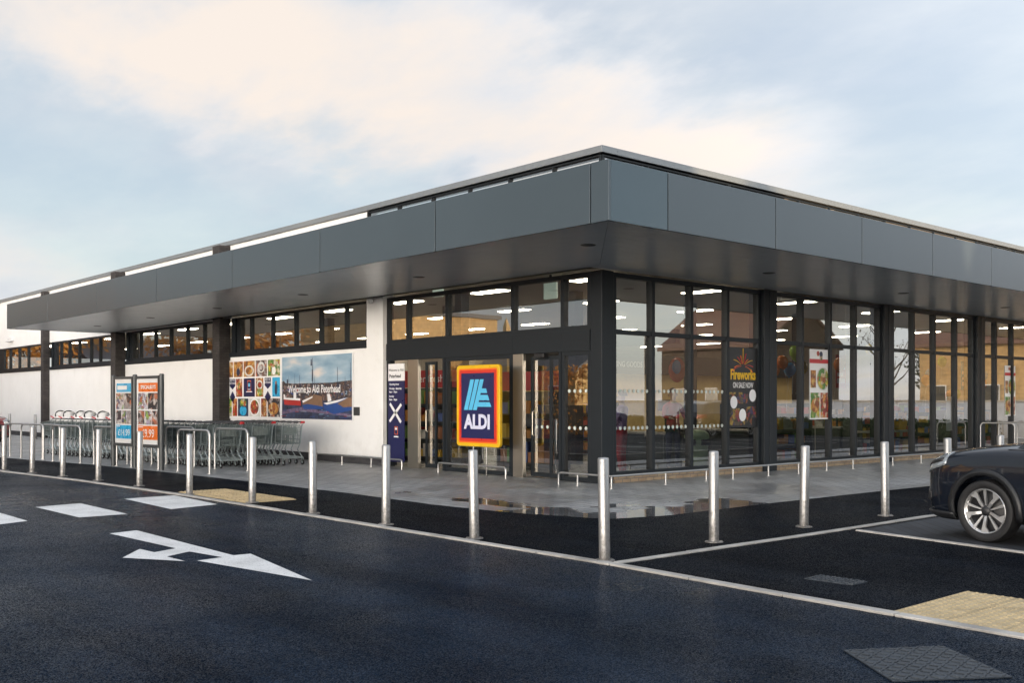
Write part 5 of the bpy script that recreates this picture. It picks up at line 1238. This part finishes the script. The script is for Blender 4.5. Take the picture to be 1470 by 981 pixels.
def car_paint(name, c):
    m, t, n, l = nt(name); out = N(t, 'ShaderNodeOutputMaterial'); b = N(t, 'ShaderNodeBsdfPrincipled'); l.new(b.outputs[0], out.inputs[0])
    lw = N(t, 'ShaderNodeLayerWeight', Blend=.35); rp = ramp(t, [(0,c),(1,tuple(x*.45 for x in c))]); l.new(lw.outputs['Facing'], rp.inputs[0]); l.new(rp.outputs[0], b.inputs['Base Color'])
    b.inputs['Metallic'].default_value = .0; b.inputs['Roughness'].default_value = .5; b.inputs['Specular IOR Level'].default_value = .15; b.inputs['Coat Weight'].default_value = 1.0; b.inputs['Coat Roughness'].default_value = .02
    tc = N(t, 'ShaderNodeTexCoord'); nz = N(t, 'ShaderNodeTexNoise', Scale=14.0, Detail=6.0); l.new(tc.outputs['Object'], nz.inputs['Vector'])
    mr = N(t, 'ShaderNodeMapRange'); mr.inputs[1].default_value = .45; mr.inputs[2].default_value = .75; mr.inputs[3].default_value = .02; mr.inputs[4].default_value = .10; l.new(nz.outputs[0], mr.inputs[0]); l.new(mr.outputs[0], b.inputs['Coat Roughness'])
    return m
M['carglass'] = pbr('dark_car_glass', (.012,.015,.017), .05, var=.02, rvar=.02, coat=1)
M['lampglass'] = pbr('clear_lamp_cover', (.30,.33,.35), .10, .35, var=.25, scale=14, rvar=.05, coat=1); M['chrome'] = pbr('chrome_reflector', (.85,.85,.85), .12, 1, var=.05, rvar=.05); M['taillight'] = pbr('red_lamp_cover', (.35,.01,.01), .12, coat=1)
M['alloy'] = pbr('machined_alloy', (.60,.60,.60), .36, .8, var=.03, rvar=.01)
M['trim'] = pbr('dark_textured_trim', (.014,.015,.017), .42, var=.2)
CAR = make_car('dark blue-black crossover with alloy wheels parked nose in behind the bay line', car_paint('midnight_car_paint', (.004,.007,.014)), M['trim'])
wc = gnd(1414, 781)
CAR.rotation_euler = (0,0,R(-10.2)); hd = Vector((math.cos(R(-10.2)), math.sin(R(-10.2)), 0)); lat = Vector((-hd.y, hd.x, 0))
CAR.location = Vector((wc.x, wc.y, .012)) + lat*.86
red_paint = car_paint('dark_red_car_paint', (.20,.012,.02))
def repaint_copy(label, paint, loc, rz):
    c = copy_tree(CAR); c['label'] = label; c.location = loc; c.rotation_euler = (0,0,rz); seen = {}
    for ch in c.children_recursive:
        if ch.type == 'MESH' and any(m and m.name == 'midnight_car_paint' for m in ch.data.materials):
            ch.data = ch.data.copy()
            for i, m in enumerate(ch.data.materials):
                if m.name == 'midnight_car_paint': ch.data.materials[i] = paint
    return c
p = gnd(-14, 641)
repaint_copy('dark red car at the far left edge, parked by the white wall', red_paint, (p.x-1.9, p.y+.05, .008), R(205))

# ================================================================== THE NEIGHBOURHOOD (what the glass mirrors and what shades the car park)
M['sandstone'] = brick('sandstone_wall', (.50,.32,.13), (.54,.36,.16), (.44,.29,.13), 1, .42, .21)
M['granite'] = brick('grey_granite_wall', (.20,.19,.18), (.27,.25,.24), (.15,.14,.14), 1, .6, .3)
M['brownharl'] = pbr('brown_harled_wall', (.085,.055,.038), .8, var=.15, bump=.2)
M['slate'] = pbr('slate_roof', (.085,.085,.095), .6, var=.2, scale=3)
M['pantile'] = pbr('brown_roof_tile', (.16,.085,.06), .7, var=.2, scale=3)
M['darkpane'] = pbr('dark_window_pane', (.03,.035,.04), .08, rvar=.02)
def house(label, x0, x1, y0, y1, h, rh, wall, roof, face, chim=(), ridge='x', nwin=4, floors=2, flat=False):
    o = thing('house', label, 'house', ((x0+x1)/2, (y0+y1)/2, 0)); cx, cy = (x0+x1)/2, (y0+y1)/2; W, D = (x1-x0)/2, (y1-y0)/2
    mb = MB(); mb.box((-W,-D,0),(W,D,h))
    if not flat:
        if ridge == 'x':
            for s in (-1,1): mb.prism([(s*W,-D,h),(s*W,D,h),(s*W,0,h+rh-.05)], (-s*.3,0,0))
        else:
            for s in (-1,1): mb.prism([(-W,s*D,h),(W,s*D,h),(0,s*D,h+rh-.05)], (0,-s*.3,0))
    mb.build('wall', M[wall], o)
    mb = MB(); e = .35
    if flat: mb.box((-W-.2,-D-.2,h+.01),(W+.2,D+.2,h+.25))
    elif ridge == 'x':
        for s in (-1,1): mb.prism([(-W-.1,s*(D+e),h-.15),(W+.1,s*(D+e),h-.15),(W+.1,0,h+rh),(-W-.1,0,h+rh)], (0,0,.18))
    else:
        for s in (-1,1): mb.prism([(s*(W+e),-D-.1,h-.15),(s*(W+e),D+.1,h-.15),(0,D+.1,h+rh),(0,-D-.1,h+rh)], (0,0,.18))
    rf = mb.build('roof', M[roof], o)
    for (u, ch) in chim:
        mb = MB(); c = (u*W, 0) if ridge == 'x' else (0, u*D)
        mb.box((c[0]-.5,c[1]-.45,h+rh-.9),(c[0]+.5,c[1]+.45,h+rh+ch))
        for k in (-.25,.25): mb.lathe([(.13,h+rh+ch),(.1,h+rh+ch+.45)], (c[0]+k,c[1],0), n=8)
        mb.build('chimney', M[wall], rf)
    for fl in range(floors):
        for i in range(nwin):
            zz = .9 + fl*2.75
            if zz + 1.5 > h: continue
            if face in ('-y','+y'):
                u = -W + 2*W*(i+.5)/nwin; s = -1 if face == '-y' else 1; a = (u-.5,s*(D-.02),zz); b = (u+.5,s*(D+.03),zz+1.5); c = (u-.44,s*(D+.032),zz+.06); d_ = (u+.44,s*(D+.034),zz+1.44); sl = ((u-.6,s*(D),zz-.12),(u+.6,s*(D+.1),zz-.005))
            else:
                u = -D + 2*D*(i+.5)/nwin; s = -1 if face == '-x' else 1; a = (s*(W-.02),u-.5,zz); b = (s*(W+.03),u+.5,zz+1.5); c = (s*(W+.032),u-.44,zz+.06); d_ = (s*(W+.034),u+.44,zz+1.44); sl = ((s*W,u-.6,zz-.12),(s*(W+.1),u+.6,zz-.005))
            mb = MB(); mb.box(a,b); w = mb.build('window', M['whiteprint'], o); mb = MB(); mb.box(c,d_); mb.build('pane', M['darkpane'], w); mb = MB(); mb.box(*sl); mb.build('sill', M[wall], w)
    return o
house('unseen tall grey granite tenement added east of the car park to block the low sun', 24, 33, -16, -4.5, 13.5, 4.0, 'granite', 'slate', '-x', ((-.8,1.2),(.8,1.2)), 'y', 5, 4)  # unseen eastern row, added as sun blockers; heights shaped by the shade they cast
house('unseen three storey granite house beside the tall tenement, added to shade the store corner', 24, 32, -4.2, 3.0, 9.0, 3.6, 'granite', 'slate', '-x', ((-.8,1.0),), 'y', 3, 3)
house('unseen two storey granite cottage with a central chimney, added to shade the store side', 24, 32, 3.2, 8.5, 6.6, 3.3, 'granite', 'slate', '-x', ((.0,1.6),), 'y', 3, 2)
house('unseen two storey granite cottage ending the eastern row, added to shade the store side', 24, 32, 9.6, 22, 6.6, 3.2, 'granite', 'slate', '-x', ((-.8,.9),(.8,.9)), 'y', 5, 2)
house('brown harled house with twin chimneys across the north car park', 9.3, 17.8, 52, 60, 5.0, 2.6, 'brownharl', 'pantile', '-y', ((-.8,1.3),(.0,1.0),(.8,1.3)), 'x', 3, 2)
house('sandstone shop building with a brown tiled roof north of the store car park', -9.5, .6, 53, 61, 4.6, 3.0, 'sandstone', 'pantile', '-y', ((.8,1.0),), 'x', 4, 2)
house('sandstone house with a plain flat topped gable to the west', -57, -47, -13, -5, 6.4, .3, 'sandstone', 'slate', '+y', (), 'x', 0, 1, flat=True)
house('low sandstone cottage with a slate roof behind the beech hedge', -46, -38, -17, -10, 3.0, 2.0, 'sandstone', 'slate', '+y', ((.8,.8),), 'x', 3, 1)
house('granite cottage half hidden by autumn trees to the west', -72, -61, -2, 6, 3.2, 2.2, 'granite', 'slate', '+x', ((.6,.8),), 'y', 3, 1)
o = thing('monument', 'slim tapering sandstone monument beyond the western cottages', 'monument', (-62,-27,0)); mb = MB(); mb.prism([(-.6,-.6,0),(.6,-.6,0),(.6,.6,0),(-.6,.6,0)], (0,0,1.2)); mb.build('base', M['sandstone'], o)
mb = MB(); mb.add([(-.42,-.42,1.201),(.42,-.42,1.201),(.42,.42,1.201),(-.42,.42,1.201),(-.2,-.2,7.4),(.2,-.2,7.4),(.2,.2,7.4),(-.2,.2,7.4),(0,0,8.2)], [(0,1,5,4),(1,2,6,5),(2,3,7,6),(3,0,4,7),(4,5,8),(5,6,8),(6,7,8),(7,4,8)]); mb.build('shaft', M['sandstone'], o)
# low white wall and clipped dark hedge at the north edge of the car park
M['palewall'] = pbr('pale_blue_render', (.50,.56,.66), .7, var=.05)
o = thing('boundary_wall', 'long low pale rendered wall at the north edge of the car park', 'wall', (8,43,0)); mb = MB(); mb.box((-18,-.15,0),(24,.15,1.5)); mb.build('wall', M['palewall'], o); mb = MB(); mb.box((-18.05,-.22,1.502),(24.05,.22,1.58)); mb.build('coping', M['kerb'], o)
def leaf_mat(name, cols):
    m, t, n, l = nt(name); out = N(t, 'ShaderNodeOutputMaterial'); b = N(t, 'ShaderNodeBsdfPrincipled', Roughness=.6); l.new(b.outputs[0], out.inputs[0])
    tc = N(t, 'ShaderNodeTexCoord'); nz = N(t, 'ShaderNodeTexNoise', Scale=1.6, Detail=6.0, Roughness=.8); l.new(tc.outputs['Object'], nz.inputs['Vector'])
    rp = ramp(t, [(.3 + .4*i/(len(cols)-1), c) for i, c in enumerate(cols)]); l.new(nz.outputs[0], rp.inputs[0]); l.new(rp.outputs[0], b.inputs['Base Color'])
    tl = N(t, 'ShaderNodeBsdfTranslucent'); l.new(rp.outputs[0], tl.inputs[0]); ms = N(t, 'ShaderNodeMixShader'); ms.inputs[0].default_value = .5
    l.new(b.outputs[0], ms.inputs[1]); l.new(tl.outputs[0], ms.inputs[2]); l.new(ms.outputs[0], out.inputs[0])
    return m
M['beech'] = leaf_mat('beech_hedge_leaf', [(.26,.11,.025),(.55,.26,.06),(.70,.40,.12)]); M['autumn'] = leaf_mat('autumn_leaf', [(.28,.11,.02),(.55,.26,.05),(.40,.30,.07)]); M['evergreen'] = leaf_mat('dark_green_leaf', [(.018,.035,.014),(.04,.075,.025)])
M['bark'] = pbr('grey_bark', (.10,.08,.06), .9, var=.3, scale=8)
def leafquad(mb, p, s):
    a = Vector((random.gauss(0,1),random.gauss(0,1),random.gauss(0,1))).normalized(); b = a.orthogonal().normalized(); c = a.cross(b)
    b *= s*random.uniform(.6,1.2); c *= s*random.uniform(.4,.8); mb.add([p-b,p-c*.8,p+b,p+c*.8], [(0,1,2,3)])
def hedge(label, pts, h, th, mat, n_, s, ch=.45, cm='bark'):
    o = thing('hedge', label, 'hedge', (*pts[0],0)); mb = MB(); base = Vector((*pts[0],0)); ln = [Vector((*p,0))-base for p in pts]
    tot = sum((b-a).length for a,b in zip(ln[:-1],ln[1:])); core = MB()
    for a,b in zip(ln[:-1],ln[1:]):
        nn = Vector((-(b-a).y,(b-a).x,0)).normalized()*th*.35
        nk = nn*.25; core.prism([a-nk,b-nk,b+nk,a+nk], (0,0,h*ch))
        for _ in range(int(n_*(b-a).length/tot)):
            u = random.random(); side = random.choice((-1,1)); z = random.random()*h
            q = a.lerp(b,u) + nn*side*(random.uniform(1.0,1.7)+.3*math.sin(u*40)) + Vector((0,0,z))
            if random.random() < .3: q = a.lerp(b,u) + nn*random.uniform(-1.4,1.4) + Vector((0,0,h*random.uniform(.88,1.06)))
            leafquad(mb, q, s)
    core.build('twigs', M[cm], o); mb.build('foliage', mat, o, fix=False)
hedge('long brown beech hedge on the west side of the car park', [(-22,-12),(-34,-5),(-48,1.2),(-74,8.5)], 3.0, 1.4, M['beech'], 15000, .12)
hedge('low dark clipped hedge in front of the white boundary wall', [(-9,40.5),(34,40.5)], .75, 1.0, M['evergreen'], 16000, .07, .92, 'evergreen')
def tree(label, x, y, h, cr, mat, n_=2600, s=.20, dens=1.0):
    o = thing('tree', label, 'tree', (x,y,0), random.uniform(0,6), 'trees round the car park'); t = MB(); tips = []
    t.tube([(0,0,0),(.05,.03,h*.25),(-.04,.05,h*.5),(.03,0,h*.8)], [.16,.12,.09,.04], 8)
    for i in range(9):
        a = random.uniform(0,6.28); z0 = h*random.uniform(.25,.65); L2 = cr*random.uniform(.6,1.0); e = Vector((math.cos(a)*L2, math.sin(a)*L2, z0+h*random.uniform(.12,.35)))
        t.tube([(0,0,z0),(e.x*.5,e.y*.5,z0+(e.z-z0)*.4),tuple(e)], [.06,.04,.015], 5); tips.append(e)
        for _ in range(3):
            e2 = e + Vector((random.gauss(0,.35),random.gauss(0,.35),random.uniform(.1,.7)))*cr*.4; t.tube([tuple(e),tuple(e2)], [.015,.006], 4); tips.append(e2)
    t.build('trunk', M['bark'], o, smooth=True); c = MB(); tips.append(Vector((0,0,h*.9)))
    for _ in range(n_):
        e = random.choice(tips); leafquad(c, e + Vector((random.gauss(0,1),random.gauss(0,1),random.gauss(0,.8)))*cr*.22, s)
    c.build('crown', mat, o, fix=False)
for i, (x,y,h,cr) in enumerate(((-52,-1,6.5,2.6),(-57,1.5,7.5,3.0),(-62.5,9.5,7,2.8),(-67,7.5,8,3.2),(-72,11.5,7,3),(-50,-5.0,4.6,1.8),(-79,12,8,3.4),(-84,15,8,3.4))):
    tree(f'rusty autumn tree behind the beech hedge, {ORD[i]} counted from the south', x,y,h,cr, M['autumn'])
tree('thin bare crowned tree between the northern houses', 4.4, 57, 7.5, 2.0, M['bark'], 260, .08)
tree('dark evergreen tree by the sandstone shop', 2.2, 60, 6, 1.8, M['evergreen'], 1600, .14)
o = thing('lamp_column', 'tall grey car park lamp column with a single arm', 'lamp post', (3,34,0)); mb = MB(); mb.tube([(0,0,0),(0,0,5.6),(-.15,0,5.9),(-1.0,0,6.0)], [.07,.05,.045,.04], 8); mb.build('column', M['galv'], o, smooth=True); mb = MB(); mb.box((-1.6,-.12,5.95),(-1.0,.12,6.05)); mb.build('lamp_head', M['postframe'], o, bevel=.02)
# cars parked along the hedges, seen in the glass
for i,(x,y,rz,lab,pt) in enumerate(((-37.6,-.9,R(153),'red hatchback parked before the beech hedge',red_paint),(-44,2.4,R(155),'silver hatchback parked before the beech hedge',car_paint('silver_car_paint',(.45,.46,.48))),(9,38.0,R(-90),'blue-grey hatchback parked before the low dark hedge',car_paint('slate_car_paint',(.06,.09,.14))),(1.5,37.8,R(-90),'black hatchback parked before the low dark hedge',car_paint('black_car_paint',(.012,.012,.014))))):
    repaint_copy(lab, pt, (x,y,.006), rz)

# ================================================================== SKY, SUN, CAMERA
wd = bpy.data.worlds.new('World'); S.world = wd; wd.use_nodes = True; t = wd.node_tree; t.nodes.clear(); l = t.links
out = N(t, 'ShaderNodeOutputWorld'); bg = N(t, 'ShaderNodeBackground'); l.new(bg.outputs[0], out.inputs[0]); bg.inputs[1].default_value = .14
SUN_DIR = Vector((.95,-.30,0)).normalized(); SUN_EL = R(7.0)
sky = N(t, 'ShaderNodeTexSky'); sky.sky_type = 'NISHITA'; sky.sun_disc = False; sky.sun_elevation = SUN_EL; sky.sun_rotation = math.atan2(SUN_DIR.x, SUN_DIR.y); sky.altitude = 20; sky.air_density = 1.0; sky.dust_density = .6; sky.ozone_density = 1.5
tc = N(t, 'ShaderNodeTexCoord'); sp = N(t, 'ShaderNodeSeparateXYZ'); l.new(tc.outputs['Generated'], sp.inputs[0])
zz = N(t, 'ShaderNodeMath', operation='ADD'); l.new(sp.outputs[2], zz.inputs[0]); zz.inputs[1].default_value = .22
zm = N(t, 'ShaderNodeMath', operation='MAXIMUM'); l.new(zz.outputs[0], zm.inputs[0]); zm.inputs[1].default_value = .05
dx = N(t, 'ShaderNodeMath', operation='DIVIDE'); l.new(sp.outputs[0], dx.inputs[0]); l.new(zm.outputs[0], dx.inputs[1])
dy = N(t, 'ShaderNodeMath', operation='DIVIDE'); l.new(sp.outputs[1], dy.inputs[0]); l.new(zm.outputs[0], dy.inputs[1])
cb = N(t, 'ShaderNodeCombineXYZ'); l.new(dx.outputs[0], cb.inputs[0]); l.new(dy.outputs[0], cb.inputs[1])
mp = N(t, 'ShaderNodeMapping'); mp.inputs['Location'].default_value = (1.7, .3, 0); mp.inputs['Rotation'].default_value = (0,0,R(20)); mp.inputs['Scale'].default_value = (.75,1.05,1); l.new(cb.outputs[0], mp.inputs[0])
n1 = N(t, 'ShaderNodeTexNoise', Scale=1.0, Detail=9.0, Roughness=.55, Distortion=.25); l.new(mp.outputs[0], n1.inputs['Vector'])
_a, _b, _c = Vector(ray(60,-20)).normalized(), Vector(ray(880,200)).normalized(), Vector(ray(430,70)).normalized()
_n = _a.cross(_b).normalized()
bd = N(t, 'ShaderNodeVectorMath', operation='DOT_PRODUCT'); l.new(tc.outputs['Generated'], bd.inputs[0]); bd.inputs[1].default_value = tuple(_n)
nw = N(t, 'ShaderNodeTexNoise', Scale=3.2, Detail=7.0, Roughness=.55); l.new(mp.outputs[0], nw.inputs['Vector'])
nm_ = N(t, 'ShaderNodeMath', operation='MULTIPLY_ADD'); l.new(nw.outputs[0], nm_.inputs[0]); nm_.inputs[1].default_value = .26; nm_.inputs[2].default_value = -.13
ba = N(t, 'ShaderNodeMath', operation='ADD'); l.new(bd.outputs['Value'], ba.inputs[0]); l.new(nm_.outputs[0], ba.inputs[1])
bb = N(t, 'ShaderNodeMath', operation='ABSOLUTE'); l.new(ba.outputs[0], bb.inputs[0])
bm1 = N(t, 'ShaderNodeMapRange'); bm1.interpolation_type = 'SMOOTHSTEP'; bm1.inputs[1].default_value = .115; bm1.inputs[2].default_value = .0; l.new(bb.outputs[0], bm1.inputs[0])
bc = N(t, 'ShaderNodeVectorMath', operation='DOT_PRODUCT'); l.new(tc.outputs['Generated'], bc.inputs[0]); bc.inputs[1].default_value = tuple(_c)
bm2 = N(t, 'ShaderNodeMapRange'); bm2.interpolation_type = 'SMOOTHSTEP'; bm2.inputs[1].default_value = .84; bm2.inputs[2].default_value = .97; l.new(bc.outputs['Value'], bm2.inputs[0])
bank = N(t, 'ShaderNodeMath', operation='MULTIPLY'); l.new(bm1.outputs[0], bank.inputs[0]); l.new(bm2.outputs[0], bank.inputs[1])
def biased(src, k, off):
    q = N(t, 'ShaderNodeMath', operation='MULTIPLY_ADD'); l.new(bank.outputs[0], q.inputs[0]); q.inputs[1].default_value = k; q.inputs[2].default_value = off
    w = N(t, 'ShaderNodeMath', operation='ADD'); l.new(src, w.inputs[0]); l.new(q.outputs[0], w.inputs[1]); return w.outputs[0]
r1 = ramp(t, [(.36,(.60,.60,.60)),(.64,(1,1,1))], 'EASE'); l.new(biased(n1.outputs[0], .24, -.05), r1.inputs[0])
n2 = N(t, 'ShaderNodeTexNoise', Scale=1.7, Detail=8.0, Roughness=.55); l.new(mp.outputs[0], n2.inputs['Vector'])
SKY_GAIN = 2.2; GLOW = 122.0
r2 = ramp(t, [(.34,(.68,.72,.80)),(.50,(.82,.83,.86)),(.70,(1.0,.90,.82))]); l.new(biased(n2.outputs[0], .27, -.075), r2.inputs[0])
cl = N(t, 'ShaderNodeVectorMath', operation='SCALE'); l.new(r2.outputs[0], cl.inputs[0]); cl.inputs[3].default_value = 7.0
skyb = N(t, 'ShaderNodeVectorMath', operation='SCALE'); l.new(sky.outputs[0], skyb.inputs[0]); skyb.inputs[3].default_value = 1.3
mx = mixc(t); l.new(r1.outputs[0], mx.inputs[0]); l.new(skyb.outputs[0], mx.inputs[6]); l.new(cl.outputs[0], mx.inputs[7])
# the low sun lies behind thin cloud: the sky is brighter on its side and overhead than opposite it
dt = N(t, 'ShaderNodeVectorMath', operation='DOT_PRODUCT'); l.new(tc.outputs['Generated'], dt.inputs[0]); dt.inputs[1].default_value = (.80,.15,.45)
gm = N(t, 'ShaderNodeMapRange'); gm.interpolation_type = 'SMOOTHSTEP'; gm.inputs[1].default_value = -.45; gm.inputs[2].default_value = .75; gm.inputs[3].default_value = 1.0; gm.inputs[4].default_value = SKY_GAIN; l.new(dt.outputs['Value'], gm.inputs[0])
gl_ = N(t, 'ShaderNodeVectorMath', operation='SCALE'); l.new(mx.outputs[2], gl_.inputs[0]); l.new(gm.outputs[0], gl_.inputs[3]); 
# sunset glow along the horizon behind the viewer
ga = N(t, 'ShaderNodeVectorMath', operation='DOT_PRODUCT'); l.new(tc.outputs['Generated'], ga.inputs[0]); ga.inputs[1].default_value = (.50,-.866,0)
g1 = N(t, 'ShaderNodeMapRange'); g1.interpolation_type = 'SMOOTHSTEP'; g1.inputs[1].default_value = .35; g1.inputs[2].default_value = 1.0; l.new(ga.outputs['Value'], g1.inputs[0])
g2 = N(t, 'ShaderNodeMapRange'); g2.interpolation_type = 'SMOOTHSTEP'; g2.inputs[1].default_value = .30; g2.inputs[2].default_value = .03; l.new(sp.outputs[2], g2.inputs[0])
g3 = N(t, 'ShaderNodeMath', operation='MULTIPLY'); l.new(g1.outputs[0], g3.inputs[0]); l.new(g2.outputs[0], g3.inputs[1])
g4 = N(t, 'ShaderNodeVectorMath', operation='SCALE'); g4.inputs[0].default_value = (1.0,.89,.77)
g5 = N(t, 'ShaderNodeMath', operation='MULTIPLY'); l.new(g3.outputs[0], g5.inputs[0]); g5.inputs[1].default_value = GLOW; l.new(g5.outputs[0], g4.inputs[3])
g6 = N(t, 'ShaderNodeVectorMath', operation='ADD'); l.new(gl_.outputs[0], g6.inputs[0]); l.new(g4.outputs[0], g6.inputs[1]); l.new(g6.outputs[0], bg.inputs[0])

sl = bpy.data.lights.new('sun', 'SUN'); sl.energy = 5.0; sl.angle = R(.5); sl.color = (1.0,.74,.44)
so = bpy.data.objects.new('sun', sl); COL.objects.link(so); v = Vector((SUN_DIR.x*math.cos(SUN_EL), SUN_DIR.y*math.cos(SUN_EL), math.sin(SUN_EL)))
so.rotation_euler = v.to_track_quat('Z','Y').to_euler(); so.location = (20,-10,30)

cam = bpy.data.cameras.new('camera'); co = bpy.data.objects.new('camera', cam); COL.objects.link(co); S.camera = co
co.location = (0,0,CZ); co.rotation_euler = (R(90),0,math.atan2(-XF, YF)); cam.sensor_width = 36; cam.lens = 36*FPX/1470; cam.shift_y = (HOR-490.5)/1470; cam.clip_end = 3000; cam.clip_start = .05
S.view_settings.view_transform = 'Standard'; S.view_settings.look = 'None'; S.view_settings.gamma = 1; S.view_settings.use_curve_mapping = False; S.view_settings.exposure = -0.02
S.render.engine = 'CYCLES'; c = S.cycles; c.max_bounces = 10; c.transparent_max_bounces = 24; c.glossy_bounces = 5; c.diffuse_bounces = 4; c.caustics_reflective = False; c.caustics_refractive = False; c.sample_clamp_indirect = 6; c.use_denoising = True
